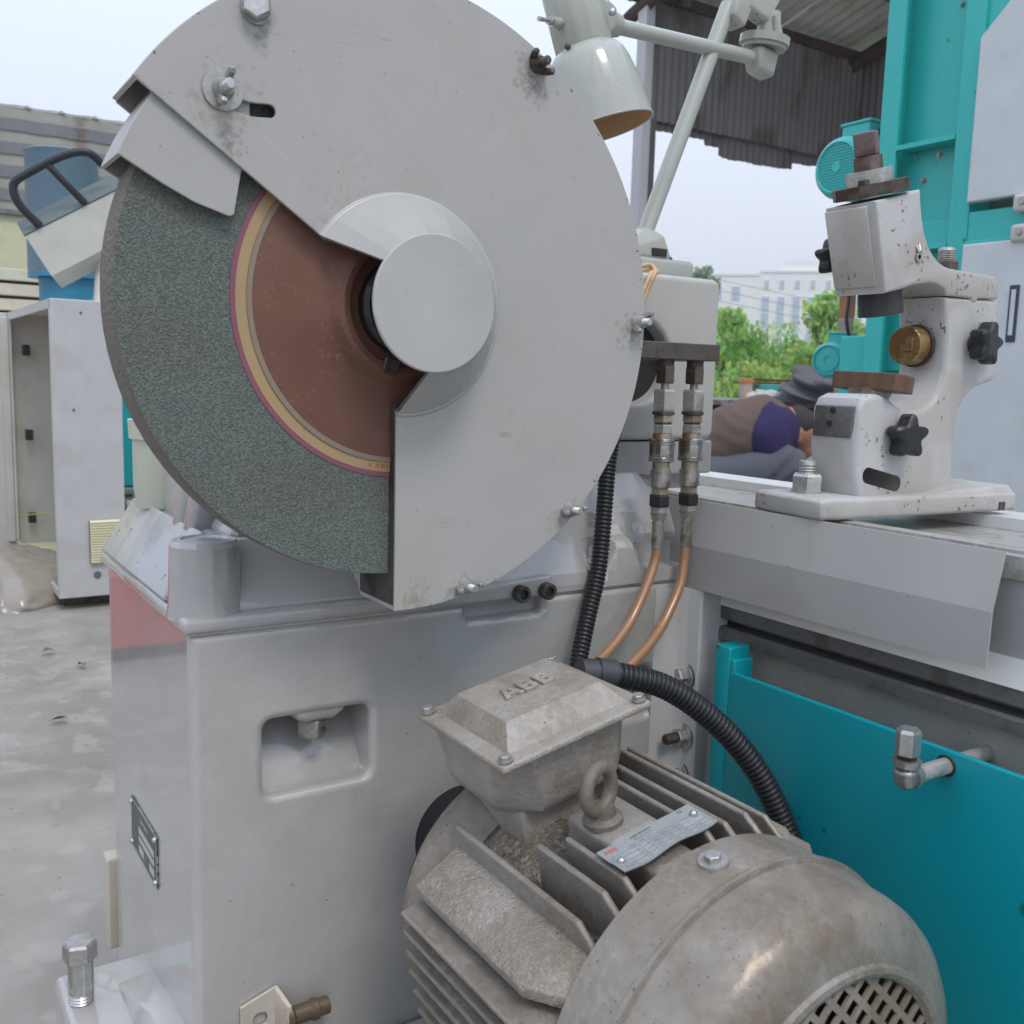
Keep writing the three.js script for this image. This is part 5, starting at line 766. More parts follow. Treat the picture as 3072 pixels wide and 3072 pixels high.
// ------------------------------------------------------------------ table, bed and teal tray
{
  const t = thing('machine_table', 'long grey machine table with a bent sheet cover on its near side', 'machine table');
  const z0 = -2.1, z1 = 0.25;
  // bent splash cover
  const sec = shape([[0.7005, 0.8835], [0.690, 0.8385], [0.6895, 0.796], [0.6875, 0.796], [0.688, 0.839], [0.6985, 0.8835]]);
  const along = (s, a, b, bev = 0) => { const g = new THREE.ExtrudeGeometry(s, { depth: b - a - 2 * bev, bevelEnabled: bev > 0, bevelThickness: bev, bevelSize: bev, bevelOffset: -bev, bevelSegments: 2 }); g.translate(0, 0, a + bev); return g; };
  obj('splash_cover', [flat(along(sec, -1.5, -0.405))], K.plate, t);
  obj('table_top', [flat(along(shape([[0.712, 0.862], [0.712, 0.8795], [0.725, 0.8795], [0.725, 0.874], [0.725, 0.882], [0.742, 0.882], [0.742, 0.868], [0.955, 0.868], [0.955, 0.862]]), z0, z1))], K.tableTop, t);
  obj('table_side', [flat(along(shape([[0.722, 0.80], [0.716, 0.862], [0.95, 0.862], [0.95, 0.80]]), z0, z1))], M([0.42, 0.42, 0.42], { map: T.paint, rough: 0.45 }), t);
  obj('slide_rail', [flat(along(shape([[0.716, 0.7655], [0.716, 0.7785], [0.722, 0.7835], [0.728, 0.7995], [0.94, 0.7995], [0.94, 0.7655]]), z0, z1, 0.0015))], K.rail, t);
  obj('rail_edge', [flat(along(shape([[0.7158, 0.7788], [0.7140, 0.7790], [0.7195, 0.8005], [0.7225, 0.8005]]), z0, z1))], K.railWhite, t);  // white colour stands in for the bright reflection along the ridge
  obj('far_ledge', [flat(along(shape([[0.922, 0.8682], [0.922, 0.8800], [0.953, 0.8800], [0.953, 0.8682]]), z0, z1, 0.001))], K.railWhite, t);
  obj('far_rail', [flat(along(shape([[1.005, 0.80], [1.005, 0.866], [1.03, 0.866], [1.03, 0.80]]), z0, z1, 0.002)), flat(along(shape([[0.965, 0.80], [0.965, 0.8785], [0.99, 0.8785], [0.99, 0.80]]), z0, z1, 0.002))], K.railWhite, t);
  obj('far_seal', [flat(along(shape([[0.9905, 0.80], [0.9905, 0.8765], [1.0, 0.8765], [1.0, 0.80]]), z0, z1))], K.black, t);
  obj('tapped_hole', [cyl(0.0055, 0.0055, 0.003, [0.7185, 0.8345, -0.372], [0, 0, Math.PI / 2 - 0.1], 20)], K.hole, t);
}
{
  const t = thing('machine_bed', 'putty-brown machine bed with dark slideways below the table', 'machine bed');
  const along = (s, a, b) => flat(new THREE.ExtrudeGeometry(s, { depth: b - a, bevelEnabled: false }).translate(0, 0, a));
  obj('bed_wall', [along(shape([[0.735, FLOOR], [0.735, 0.7435], [1.15, 0.7435], [1.15, FLOOR]]), -2.4, 0.4)], K.bedWall, t);
  obj('slideway', [along(shape([[0.7145, 0.7437], [0.7145, 0.7545], [0.717, 0.757], [0.95, 0.757], [0.95, 0.7437]]), -2.4, 0.4)], K.rail, t);
  obj('slide_gap', [along(shape([[0.735, 0.7572], [0.735, 0.7653], [0.93, 0.7653], [0.93, 0.7572]]), -2.4, 0.4)], K.rail, t);
}
{
  const t = thing('splash_tray', 'bright teal sheet metal tray panel bolted in front of the machine bed', 'tray');
  const z0 = -0.676, z1 = 0.4;
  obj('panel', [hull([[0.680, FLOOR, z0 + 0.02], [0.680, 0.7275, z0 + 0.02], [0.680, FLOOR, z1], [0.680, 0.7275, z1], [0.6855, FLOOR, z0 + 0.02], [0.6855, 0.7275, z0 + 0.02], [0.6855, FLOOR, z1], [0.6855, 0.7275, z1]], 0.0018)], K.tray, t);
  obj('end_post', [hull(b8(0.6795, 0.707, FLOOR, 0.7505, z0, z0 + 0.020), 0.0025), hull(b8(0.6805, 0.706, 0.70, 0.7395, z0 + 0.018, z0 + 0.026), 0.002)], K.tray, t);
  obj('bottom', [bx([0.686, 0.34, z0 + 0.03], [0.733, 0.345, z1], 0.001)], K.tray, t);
  obj('hole_rim', [at(new THREE.TorusGeometry(0.0076, 0.001, 8, 32), [0.6799, 0.715, -0.425], [0, Math.PI / 2, 0])], K.hole, t);
}
{
  const t = thing('drain_pipe', 'short zinc pipe with elbow and hexagon plug poking through the teal tray', 'pipe', [0, 0, 0]);
  const y = 0.715, z = -0.425;
  obj('pipe', [line([0.6345, y, z], [0.737, y, z], 0.0064, 0.0064, 28)], M([0.66, 0.67, 0.65], { map: T.clean, rough: 0.4, metal: 0.45 }), t);
  const e = obj('elbow', [hull([[0.6235, y - 0.0085, z - 0.008], [0.637, y - 0.0075, z - 0.007], [0.6235, y - 0.0085, z + 0.008], [0.637, y - 0.0075, z + 0.007], [0.6215, y + 0.0105, z - 0.0085], [0.6385, y + 0.0105, z - 0.0085], [0.6215, y + 0.0105, z + 0.0085], [0.6385, y + 0.0105, z + 0.0085]], 0.0065, 0.9), line([0.6355, y, z], [0.6435, y, z], 0.0092, 0.008, 28), crease(cyl(0.0104, 0.0098, 0.005, [0.630, y + 0.0125, z], undefined, 32))], M([0.55, 0.55, 0.53], { map: T.clean, rough: 0.42, metal: 0.75 }), t);
  obj('thread', [at(thread(0.007, 0.005, 0.0013), [0.630, y + 0.0145, z])], K.dark, e);
  obj('hex_plug', [at(hexHead(0.0158, 0.0195), [0.630, y + 0.019, z], [0, 0.45, 0])], K.zinc, t);
}
// ------------------------------------------------------------------ roll rest on the table
{
  const t = thing('roll_rest', 'worn white cast roll rest with black star knobs clamped on the table', 'roll rest', [0, 0, 0]);
  const k = 1.0158, Z = -0.58, S = a => a.map(([x, y]) => [x * k, 1 + (y - 1) * k]);
  // foot plate, turned a little on the table
  const turn = g => g.translate(-0.69, 0, 0.575).rotateY(-0.09).translate(0.695, 0, -0.573);
  obj('foot_plate', [turn(hull(b8(0.69, 0.955, 0.8835, 0.9025, -0.662, -0.575), 0.004)), turn(hull([[0.84, 0.895, -0.66], [0.954, 0.895, -0.66], [0.84, 0.895, -0.576], [0.954, 0.895, -0.576], [0.865, 0.907, -0.655], [0.95, 0.909, -0.655], [0.865, 0.907, -0.578], [0.95, 0.909, -0.578]], 0.004))], K.wear, t);
  obj('key', [turn(bx([0.928, 0.885, -0.5755], [0.936, 0.893, -0.5735], 0.0005))], K.dark, t);
  // lower body and column
  const low = S([[0.7437, 0.9005], [0.7385, 0.925], [0.7334, 0.9490], [0.7355, 0.965], [0.7342, 0.9815], [0.7395, 0.9915], [0.7500, 0.9955], [0.7611, 0.9957], [0.7740, 0.9925], [0.7861, 0.9864], [0.7985, 0.9815], [0.8113, 0.9805], [0.8245, 0.9825], [0.8357, 0.9869], [0.8440, 0.9930], [0.8492, 1.0011], [0.8540, 1.0110], [0.8565, 1.0232], [0.8530, 1.055], [0.8447, 1.0873], [0.9324, 1.0900], [0.9370, 1.05], [0.9408, 1.0175], [0.9360, 1.0115], [0.9239, 1.0089], [0.9060, 1.0040], [0.8927, 0.9954], [0.8830, 0.9840], [0.8792, 0.9697], [0.8800, 0.94], [0.8826, 0.9005]]);
  const slotH = [...Array.from({ length: 13 }, (_, i) => { const a = R(-102 - i * 15); return [0.7645 + 0.0125 * Math.cos(a), 0.9215 + 0.0125 * Math.sin(a)]; }), ...Array.from({ length: 13 }, (_, i) => { const a = R(78 - i * 15); return [0.806 + 0.0125 * Math.cos(a), 0.9125 + 0.0125 * Math.sin(a)]; })];
  obj('body', [crease(ext(shape(low, [slotH]), 0.054, 0.005, [0, 0, Z - 0.054], undefined, 3), 0.7)], K.wear, t);
  obj('slot_back', [bx([0.755, 0.902, Z - 0.0525], [0.83, 0.942, Z - 0.046], 0)], K.wear, t);
  // machined pad with two holes on the left face
  const pad = obj('machined_pad', [hull([[0.7425, 0.9845, -0.6285], [0.7425, 0.9845, -0.584], [0.7425, 0.9555, -0.6300], [0.7425, 0.9555, -0.587], [0.750, 0.9845, -0.6285], [0.750, 0.9845, -0.584], [0.750, 0.9555, -0.6300], [0.750, 0.9555, -0.587]].map(q => [q[0] + 0.0012, q[1], q[2]]), 0.0015)], M([0.20, 0.195, 0.19], { map: T.clean, rough: 0.5, metal: 0.3 }), t);
  for (const [y, z] of [[0.980, -0.607], [0.968, -0.610]]) obj('tapped_hole', [cyl(0.0028, 0.0028, 0.002, [0.7432, y, z], [0, 0, Math.PI / 2], 16)], K.hole, pad);
  // anvil
  obj('anvil_disc', [crease(cyl(0.0185, 0.0185, 0.014, [0.7905, 0.9945, -0.606]))], M([0.36, 0.35, 0.33], { map: T.steel, rough: 0.4, metal: 0.7 }), t);
  obj('anvil_block', [box(0.031, 0.0165, 0.068, 0.0015, [0.7925, 1.0065, -0.604], [0.03, 0.05, -0.1])], M([0.42, 0.43, 0.45], { map: T.board, rough: 0.55 }), t);
  // leaning upper head
  const up = S([[0.7343, 1.1606], [0.7948, 1.1778], [0.7975, 1.165], [0.8012, 1.1520], [0.8065, 1.1400], [0.8135, 1.1298], [0.8215, 1.1230], [0.8301, 1.1179], [0.8390, 1.1148], [0.8486, 1.1134], [0.9216, 1.1115], [0.9285, 1.1075], [0.9293, 1.1018], [0.9289, 1.0905], [0.8962, 1.0888], [0.8945, 1.0855], [0.8905, 1.0842], [0.8868, 1.0852], [0.8850, 1.0885], [0.8472, 1.0885], [0.8420, 1.0945], [0.8300, 1.0975], [0.8204, 1.0979], [0.7962, 1.0944], [0.7824, 1.0900], [0.7572, 1.0843]]);
  obj('head', [crease(ext(shape(up), 0.056, 0.003, [0, 0, Z - 0.055], undefined, 3), 0.7)], K.wear, t);
  obj('worn_face', [hull([[0.7448, 1.160, -0.634], [0.7448, 1.160, -0.588], [0.7672, 1.092, -0.634], [0.7672, 1.092, -0.588], [0.750, 1.160, -0.634], [0.750, 1.160, -0.588], [0.772, 1.092, -0.634], [0.772, 1.092, -0.588]], 0.001)], M([0.56, 0.52, 0.49], { map: T.wear, rough: 0.42 }), t);
  // clamping screw on top, following the lean of the head
  const tilt = g => g.rotateZ(R(15)).translate(0.7745, 1.1748, -0.607);
  obj('top_plate', [tilt(at(flat(cyl(0.0345, 0.0345, 0.0105, [0, 0.005, 0], undefined, 8)), undefined, [0, 0.39, 0]))], K.dark, t);
  obj('collar', [tilt(crease(cyl(0.0205, 0.0205, 0.012, [0, 0.0165, 0])))], K.zinc, t);
  obj('square_shank', [tilt(crease(cyl(0.0125, 0.0125, 0.013, [0, 0.028, 0]))), tilt(box(0.0195, 0.021, 0.0195, 0.002, [0, 0.045, 0], [0, 0.5, 0]))], M([0.24, 0.19, 0.18], { map: T.steel, rough: 0.5, metal: 0.5 }), t);
  for (const [x, z] of [[-0.024, 0.012], [0.024, -0.014]]) obj('cap_screw', [tilt(crease(cyl(0.005, 0.005, 0.005, [x, 0.0125, z])))], K.dark, t);
  obj('pressure_foot', [at(crease(cyl(0.0195, 0.0205, 0.024, undefined, undefined, 40)), [0.7985, 1.0815, -0.607], [0, 0, R(12)]), at(crease(cyl(0.021, 0.021, 0.004, undefined, undefined, 40)), [0.7965, 1.0925, -0.607], [0, 0, R(12)])], M([0.05, 0.05, 0.052], { rough: 0.5, metal: 0.3 }), t);
  obj('latch_screw', [at(crease(lathe([[0, 0], [0.0045, 0], [0.0045, 0.003], [0.0022, 0.003], [0.0022, 0.001], [0, 0.001]], 24)), [0.8105, 1.1210, Z], [Math.PI / 2, 0, 0]), line([0.8075, 1.131, Z], [0.8095, 1.125, Z + 0.003], 0.0018, 0.002, 8), line([0.8125, 1.132, Z], [0.8105, 1.125, Z + 0.003], 0.0018, 0.002, 8)], K.zinc, t);
  // stud and nut through the arm
  const st = obj('clamp_nut', [at(hexHead(0.021, 0.014), [0.9035, 1.1145, -0.613], [0, 0.3, 0])], K.dark, t); obj('stud', [at(thread(0.0085, 0.013, 0.0022), [0.9035, 1.128, -0.613])], K.zincDull, st);
  // brass screw plug on the left face of the column
  const bp = obj('brass_plug', [at(crease(lathe([[0, 0], [0.0185, 0], [0.0185, 0.020], [0.0175, 0.0215], [0, 0.0215]], 48)), [0.864, 1.043, -0.609], [0, 0, Math.PI / 2])], K.brass, t);
  obj('key_square', [box(0.003, 0.013, 0.013, 0.0012, [0.8420, 1.043, -0.605], [0, 0, 0])], M([0.34, 0.22, 0.09], { map: T.steel, rough: 0.5, metal: 0.6 }), bp);
  obj('backing_ring', [at(crease(cyl(0.0205, 0.0205, 0.004, undefined, undefined, 48)), [0.8605, 1.043, -0.609], [0, 0, Math.PI / 2])], K.dark, bp);
  function knob(p, rot, s = 1) {
    const pts = []; const N = 60; for (let i = 0; i < N; i++) { const a = i / N * 6.2832, r = 0.0165 + 0.0042 * Math.cos(5 * a); pts.push([Math.cos(a) * r, Math.sin(a) * r]); }
    const kb = obj('star_knob', [crease(ext(shape(pts), 0.017, 0.004, [0, 0, 0.006], undefined, 5), 0.9)], K.black, t);
    obj('knob_stem', [at(crease(cyl(0.0085, 0.010, 0.012)), [0, 0, 0.004], [Math.PI / 2, 0, 0])], K.black, kb);
    kb.position.set(...p); kb.rotation.set(...rot); kb.scale.setScalar(s); return kb;
  }
  knob([0.803, 0.9575, Z - 0.003], [0, -0.12, 0.3], 1.02); knob([0.9095, 1.047, Z - 0.003], [0, 0.12, 0.1], 1.04); knob([0.787, 1.1255, Z - 0.066], [0, Math.PI, 0.2], 0.85);
  // holding-down bolts
  for (const [x, z] of [[0.7315, -0.6215], [0.943, -0.640]]) { const nb = obj('holding_nut', [at(hexHead(0.0255, 0.018), [x, 0.9025, z], [0, 0.2, 0]), at(crease(cyl(0.0135, 0.0135, 0.003)), [x, 0.9035, z])], K.zinc, t); obj('stud', [at(thread(0.0088, 0.013, 0.0026), [x, 0.9195, z])], K.zincDull, nb); }
}
// ------------------------------------------------------------------ big teal machine at the right
{
  const t = thing('teal_machine', 'tall teal framed machine with white doors filling the right edge', 'machine', [2.2, FLOOR, 0]);
  const y = v => v - FLOOR, zE = 0.6;
  obj('far_column', [bx([0.0, 0, -1.712], [0.012, 2.6, -1.660], 0.002), bx([0.012, 0, -1.694], [0.14, 2.6, -1.682], 0.001), bx([0.14, 0, -1.72], [0.152, 2.6, -1.655], 0.002)], K.teal, t);
  obj('web_panel', [bx([0.055, y(1.05), -1.684], [0.066, 2.6, -1.48], 0.001)], K.teal, t);
  obj('inner_column', [bx([0.0, 0, -1.496], [0.08, 2.6, -1.444], 0.004)], K.teal, t);
  obj('stiffener', [bx([0.0, y(1.597), -1.662], [0.054, y(1.609), -1.497], 0.001)], K.teal, t);
  obj('lower_stiffener', [bx([0.0, y(1.345), -1.662], [0.054, y(1.357), -1.497], 0.001), bx([0.035, y(1.357), -1.662], [0.0545, y(1.419), -1.497], 0.004)], K.teal, t);
  obj('cross_beam', [bx([0.0, y(1.350), -1.4435], [0.07, y(1.421), zE], 0.004), bx([-0.006, y(1.343), -1.4435], [0.02, y(1.353), zE], 0.002)], K.teal, t);
  obj('corner_plate', [ext(shape([[-1.4435, y(1.80)], [-1.4435, 2.6], [-0.9, 2.6], [-1.35, y(1.905)]]), 0.01).applyMatrix4(new THREE.Matrix4().makeBasis(V(0, 0, 1), V(0, 1, 0), V(-1, 0, 0))).translate(0.02, 0, 0)], K.teal, t);
  const door = (s) => ext(shape(s), 0.03, 0.004).applyMatrix4(new THREE.Matrix4().makeBasis(V(0, 0, 1), V(0, 1, 0), V(-1, 0, 0))).translate(0.012, 0, 0);
  const d1 = obj('upper_door', [door([[-1.441, y(1.440)], [-1.441, y(1.808)], [-1.34, y(1.905)], [zE, y(1.905)], [zE, y(1.446)]])], K.doorWhite, t);
  obj('door_bend', [hull([[-0.012, y(1.812), -1.44], [0.03, y(1.812), -1.44], [-0.012, y(1.83), zE], [0.03, y(1.83), zE], [0.045, y(1.99), -1.27], [0.06, y(1.99), -1.27], [0.045, y(2.2), zE], [0.06, y(2.2), zE]], 0)], K.white, d1);
  const d2 = obj('lower_door', [door([[-1.441, 0.15], [-1.441, y(1.344)], [zE, y(1.344)], [zE, 0.15]])], K.doorWhite, t);
  const hs = obj('slot_handle', [bx([-0.0215, y(1.115), -1.312], [-0.0175, y(1.242), -1.29], 0.001)], M([0.03, 0.04, 0.07], { rough: 0.4 }), d2);
  obj('slot', [bx([-0.0235, y(1.130), -1.306], [-0.021, y(1.232), -1.296], 0.0005)], M([0.55, 0.58, 0.6], { rough: 0.4 }), hs);
  for (const [ya, yb] of [[1.402, 1.442], [1.336, 1.376]]) { const l = obj('latch', [bx([-0.03, y(ya), -1.321], [-0.002, y(yb), -1.27], 0.009)], K.white, t); obj('keyhole', [at(crease(cyl(0.008, 0.008, 0.006)), [-0.032, y((ya + yb) / 2) + 0.002, -1.297], [0, 0, Math.PI / 2])], K.zincDull, l); }
  for (const [z, yy] of [[-1.519, 1.895], [-1.545, 1.925], [-1.520, 1.640], [-1.637, 1.585], [-1.572, 1.580], [-1.612, 1.525]]) { const b = obj('hex_bolt', [at(hexHead(0.011, 0.008), [0.055, y(yy), z], [0, 0, Math.PI / 2])], yy === 1.585 || yy === 1.925 ? K.teal : K.zincDull, t); obj('washer', [at(crease(cyl(0.0095, 0.0095, 0.002)), [0.0545, y(yy), z], [0, 0, Math.PI / 2])], K.zincDull, b); }
  obj('rear_panel', [bx([0.16, 0, -1.70], [0.9, 2.6, zE], 0)], K.doorWhite, t);
  obj('low_column', [bx([0.015, 0, -1.80], [0.06, y(1.14), -1.715], 0.004)], K.teal, t);
}
function tealMotor(name, label, p, r, len, yaw, grid) {
  const t = thing(name, label, 'electric motor', p, yaw, 'teal geared motors on the big machine');
  const m = M([0.045, 0.50, 0.47], { map: T.teal, rough: 0.35 });
  const rx = g => g.rotateZ(-Math.PI / 2);                   // axis along +x, grille at -x
  obj('cowl', [rx(crease(lathe([[r * 0.76, 0.0], [r * 0.8, -0.004], [r * 0.93, 0.004], [r, 0.018], [r * 1.0, 0.075], [r * 0.96, 0.08], [r * 0.9, 0.08]], 56)))], m, t);
  obj('body', [rx(crease(cyl(r * 0.88, r * 0.88, len, [0, 0.08 + len / 2, 0], undefined, 48))), ...Array.from({ length: 26 }, (_, k) => { const a = k / 26 * 6.283; return at(new THREE.BoxGeometry(len, r * 0.14, 0.004), [0.08 + len / 2, Math.sin(a) * r * 0.92, Math.cos(a) * r * 0.92], [-a + Math.PI / 2, 0, 0]); })], m, t);
  const gs = []; if (grid) { for (let k = -8; k <= 8; k++) { const d = k * r * 0.092, h = Math.sqrt(Math.max(0, r * r * 0.6 - d * d)); gs.push(at(new THREE.BoxGeometry(0.003, 2 * h, r * 0.04), [0.002, 0, d])); gs.push(at(new THREE.BoxGeometry(0.003, r * 0.04, 2 * h), [0.0025, d, 0])); } gs.push(rx(crease(cyl(r * 0.16, r * 0.16, 0.004)))); } else gs.push(rx(crease(lathe([[0, 0], [r * 0.2, 0], [r * 0.22, -0.003], [r * 0.6, -0.002], [r * 0.62, 0.002], [r * 0.78, 0.002], [r * 0.78, 0.006], [0, 0.006]], 48))));
  obj('grille', gs, m, t);
  obj('fan', [rx(cyl(r * 0.8, r * 0.8, 0.004, [0, 0.02, 0]))], K.blackMat, t);
  const tb = obj('terminal_box', [box(r * 1.25, r * 0.55, r * 1.15, 0.006, [0.075 + len * 0.25, r * 1.22, 0]), box(r * 1.35, r * 0.1, r * 1.25, 0.004, [0.075 + len * 0.25, r * 1.52, 0])], m, t);
  obj('gland', [at(crease(cyl(r * 0.18, r * 0.18, 0.03)), [0.075 + len * 0.25, r * 1.2, r * 0.58], [Math.PI / 2, 0, 0])], K.hole, tb);
  return t;
}
tealMotor('geared_motor', 'upper teal motor with round fan grille beside the tall column', [2.241, 1.597, -1.876], 0.083, 0.17, -0.02, true);
tealMotor('geared_motor', 'lower teal motor with closed round cover near the crouching man', [2.47, 1.085, -2.05], 0.056, 0.12, 0.3, false);
{
  const t = thing('rusty_post', 'rusty brown post left of the teal column', 'post', [2.70, FLOOR, -2.18]);
  obj('shaft', [bx([-0.016, 0, -0.016], [0.022, 1.25, 0.016], 0.003)], M([0.45, 0.36, 0.33], { map: T.wear, rough: 0.8 }), t); obj('rust_collar', [bx([-0.018, 1.03, -0.018], [0.024, 1.16, 0.018], 0.004)], M([0.42, 0.20, 0.09], { map: T.wear, rough: 0.85 }), t);
  tag(obj('black_cable', [tube([[2.49, 1.42, -2.02], [2.485, 1.27, -2.0], [2.47, 1.20, -1.99], [2.485, 1.12, -1.97], [2.53, 1.06, -1.94], [2.58, 1.02, -1.92]], 0.0055, 60, 8)], K.black), 'black cable hanging in a bow beside the rusty post', 'cable');
}
// ------------------------------------------------------------------ crouching man
{
  const O = V(3.345, 0.735, -3.195), t = thing('person', 'man in a brown and navy shirt and grey trousers crouching forward behind the grinder', 'person', [O.x, FLOOR, O.z]);
  const sV = V(0.8387, 0, 0.5446), uV = V(0, 1, 0), dV = V(-0.5446, 0, 0.8387);      // right in the picture, up, towards the viewer
  const yb = O.y - FLOOR, P = (s, u, d) => [s, u + yb, d];
  const smin = (a, b, k) => { const h = Math.max(k - Math.abs(a - b), 0) / k; return Math.min(a, b) - h * h * k / 4; };
  const cap = (p, a, b, ra, rb) => { const ab = [b[0] - a[0], b[1] - a[1], b[2] - a[2]], ap = [p[0] - a[0], p[1] - a[1], p[2] - a[2]], h = Math.min(1, Math.max(0, (ap[0] * ab[0] + ap[1] * ab[1] + ap[2] * ab[2]) / (ab[0] * ab[0] + ab[1] * ab[1] + ab[2] * ab[2]))); return Math.hypot(ap[0] - ab[0] * h, ap[1] - ab[1] * h, ap[2] - ab[2] * h) - (ra + (rb - ra) * h); };
  function mesh(bones, k, cell, pad, disp) {
    const lo = [9, 9, 9], hi = [-9, -9, -9]; for (const [a, b, ra, rb] of bones) for (let i = 0; i < 3; i++) { lo[i] = Math.min(lo[i], a[i] - ra, b[i] - rb); hi[i] = Math.max(hi[i], a[i] + ra, b[i] + rb); }
    const size = Math.max(hi[0] - lo[0], hi[1] - lo[1], hi[2] - lo[2]) / 2 + pad, c = [0, 1, 2].map(i => (lo[i] + hi[i]) / 2), n = Math.min(120, Math.ceil(2 * size / cell));
    const mc = new MarchingCubes(n, new THREE.MeshStandardMaterial(), false, false, 400000); mc.isolation = 0;
    for (let z = 0; z < n; z++) for (let y = 0; y < n; y++) for (let x = 0; x < n; x++) { const p = [c[0] + (x / n * 2 - 1) * size, c[1] + (y / n * 2 - 1) * size, c[2] + (z / n * 2 - 1) * size]; let d = 9; for (const [a, b, ra, rb] of bones) d = d === 9 ? cap(p, a, b, ra, rb) : smin(d, cap(p, a, b, ra, rb), k); if (disp) d += disp(p); mc.field[x + y * n + z * n * n] = -d; }
    mc.update(); const m = mc.count, pos = new Float32Array(m * 3), nor = new Float32Array(m * 3);
    for (let i = 0; i < m; i++) { const q = [0, 1, 2].map(j => c[j] + mc.positionArray[i * 3 + j] * size); for (let j = 0; j < 3; j++) { pos[i * 3 + j] = sV.getComponent(j) * q[0] + uV.getComponent(j) * q[1] + dV.getComponent(j) * q[2]; nor[i * 3 + j] = sV.getComponent(j) * mc.normalArray[i * 3] + uV.getComponent(j) * mc.normalArray[i * 3 + 1] + dV.getComponent(j) * mc.normalArray[i * 3 + 2]; } }
    const g = new THREE.BufferGeometry(); g.setAttribute('position', new THREE.BufferAttribute(pos, 3)); g.setAttribute('normal', new THREE.BufferAttribute(nor, 3)); return g;
  }
  const put = (name, g, m, par = t) => { const o = new THREE.Mesh(uvm(g), m); o.name = name; o.castShadow = o.receiveShadow = true; par.add(o); return o; };
  const pel = P(-0.20, -0.065, 0), chest = P(0.07, 0.065, -0.02), neck = P(0.145, 0.11, 0.0), head = P(0.20, 0.085, 0.0);
  const shN = P(0.055, 0.035, 0.11), shF = P(0.12, 0.03, -0.165), elN = P(0.135, -0.155, 0.16), haN = P(0.38, -0.30, 0.10), elF = P(0.26, -0.2, -0.2), haF = P(0.39, -0.30, -0.08);
  const knN = P(0.135, -0.085, 0.16), knF = P(0.15, -0.09, -0.18), hiN = P(-0.17, -0.165, 0.11), hiF = P(-0.17, -0.20, -0.09), anN = P(0.0, -0.46, 0.15), anF = P(0.02, -0.46, -0.17);
  const skin = M([0.36, 0.17, 0.105], { rough: 0.55 }), fold = p => 0.0022 * Math.sin((p[0] * 0.5 + p[1] * 0.9) * 85 + 14 * fbm(p[0] + 4, p[1] + p[2] * 0.4 + 4, 5, 3, 71)) * sm(0.12, -0.16, p[0]) + 0.007 * (fbm(p[0] + 3, p[1] + p[2] + 3, 14, 4, 77) - 0.5);
  const fingers = (h, dir) => { const r = []; for (let i = 0; i < 4; i++) { const o = (i - 1.5) * 0.019, l = [0.036, 0.042, 0.039, 0.030][i]; const b = [h[0] + 0.05, h[1] - 0.02, h[2] + o], m = [b[0] + l * 0.8, b[1] - l * 0.5, b[2] + o * 0.2], e = [m[0] + l * 0.2, m[1] - l * 0.75, m[2]]; r.push([b, m, 0.0088, 0.008], [m, e, 0.008, 0.0068]); } r.push([[h[0] + 0.012, h[1] - 0.005, h[2] + dir * 0.03], [h[0] + 0.045, h[1] - 0.03, h[2] + dir * 0.05], 0.0105, 0.0085], [h, [h[0] + 0.045, h[1] - 0.015, h[2]], 0.03, 0.033]); return r; };
  const headB = [[neck, head, 0.058, 0.07], [head, P(0.238, 0.068, 0), 0.086, 0.082], [head, P(0.255, -0.007, 0), 0.075, 0.052], [P(0.29, 0.038, 0), P(0.30, 0.02, 0), 0.014, 0.016], [P(0.20, 0.06, 0.082), P(0.20, 0.03, 0.086), 0.016, 0.011], [P(0.20, 0.06, -0.082), P(0.20, 0.03, -0.086), 0.016, 0.011], [neck, P(0.10, 0.04, 0), 0.055, 0.08]];
  const body = put('body', mergeGeometries([mesh(headB, 0.03, 0.0045, 0.02), mesh([[elN, haN, 0.042, 0.028]], 0.02, 0.008, 0.02), mesh([[elF, haF, 0.042, 0.028]], 0.02, 0.008, 0.02), mesh(fingers(haN, -1), 0.012, 0.0036, 0.01), mesh(fingers(haF, 1), 0.012, 0.0036, 0.01)]), skin);
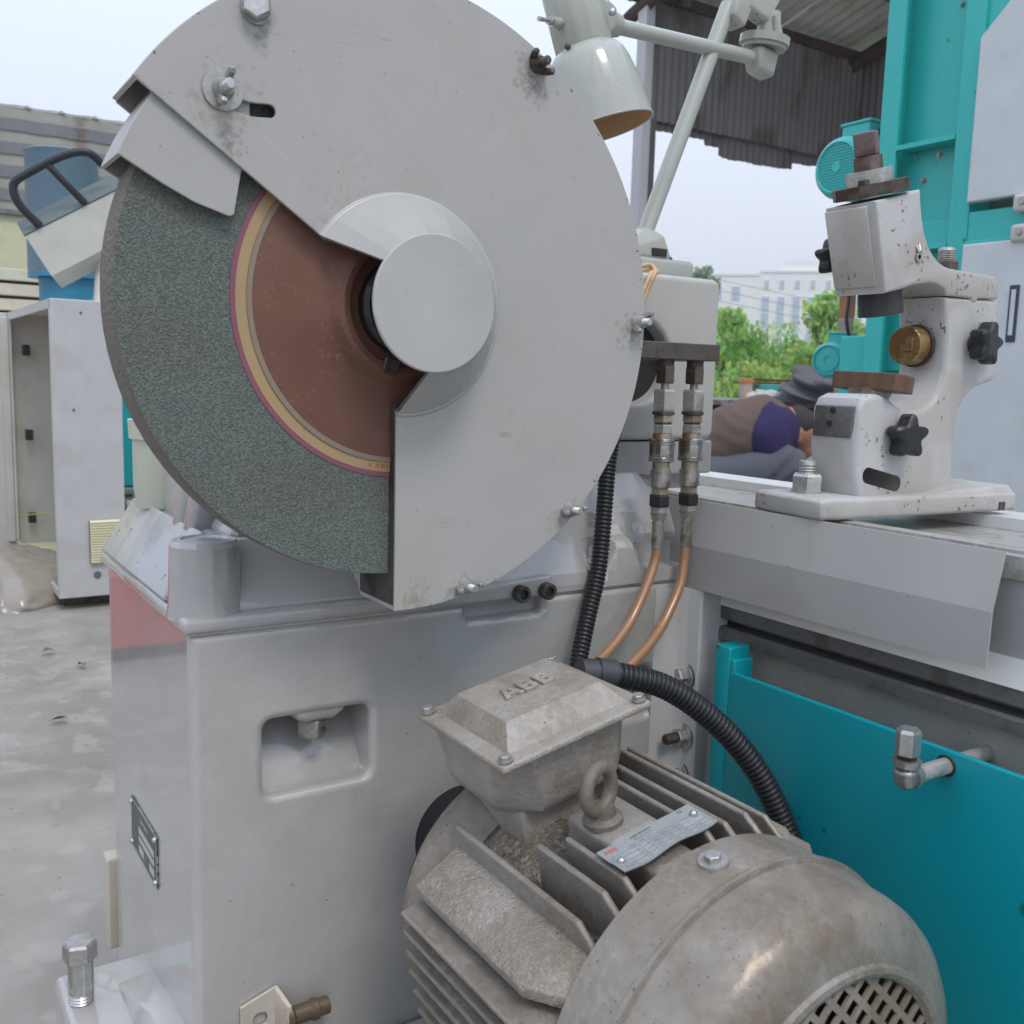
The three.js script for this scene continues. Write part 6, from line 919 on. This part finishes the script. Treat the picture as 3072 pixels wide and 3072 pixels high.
  put('hair', mesh([[P(0.217, 0.111, 0), P(0.257, 0.098, 0), 0.072, 0.066], [P(0.223, 0.098, 0.022), P(0.223, 0.098, -0.022), 0.07, 0.07]], 0.02, 0.006, 0.02, p => 0.004 * (fbm(p[0] + 2, p[1] + p[2] + 2, 40, 2, 5) - 0.5)), M([0.035, 0.03, 0.028], { rough: 0.85 }));
  const torso = [[pel, P(-0.06, 0.025, 0), 0.118, 0.148], [P(-0.06, 0.025, 0), chest, 0.148, 0.150], [chest, P(0.155, 0.06, 0), 0.150, 0.085]];
  put('shirt', mesh(torso, 0.06, 0.0085, 0.03, p => fold(p) + 0.0), M([0.15, 0.105, 0.085], { map: T.cloth, rough: 0.9 }));
  put('shirt_yoke', mesh([[P(0.088, 0.064, 0.03), P(0.135, 0.07, 0.02), 0.141, 0.08], [P(0.10, 0.055, -0.04), shF, 0.13, 0.09], [P(0.10, 0.055, 0.03), shN, 0.12, 0.075], [shN, elN, 0.072, 0.058], [shF, elF, 0.088, 0.068]], 0.05, 0.0085, 0.03, p => 0.009 * (fbm(p[0] + 3, p[1] + p[2] + 3, 9, 3, 79) - 0.5)), M([0.032, 0.022, 0.095], { map: T.cloth, rough: 0.9 }));
  put('trousers', mesh([[hiN, knN, 0.115, 0.085], [hiF, knF, 0.105, 0.082], [knN, anN, 0.075, 0.056], [knF, anF, 0.075, 0.056], [P(-0.2, -0.19, 0.05), P(-0.2, -0.19, -0.05), 0.135, 0.135]], 0.06, 0.0085, 0.03, p => 0.0055 * Math.sin((p[0] * 0.9 - p[1] * 0.7) * 62 + 16 * fbm(p[0] + 4, p[1] + p[2] + 4, 7, 3, 83)) * sm(-0.05, 0.12, p[0]) + 0.01 * (fbm(p[0] + 3, p[1] + p[2] + 3, 7, 3, 87) - 0.5)), M([0.115, 0.12, 0.145], { map: T.cloth, rough: 0.9 }));
  for (const [a, s] of [[anN, 1], [anF, -1]]) put('shoe', mesh([[[a[0] - 0.03, 0.038, a[2]], [a[0] + 0.16, 0.034, a[2]], 0.042, 0.036], [[a[0], 0.06, a[2]], [a[0] + 0.02, 0.09, a[2]], 0.045, 0.045]], 0.04, 0.007, 0.02), M([0.04, 0.035, 0.03], { rough: 0.7 }));
}
renderer.render(scene, camera);
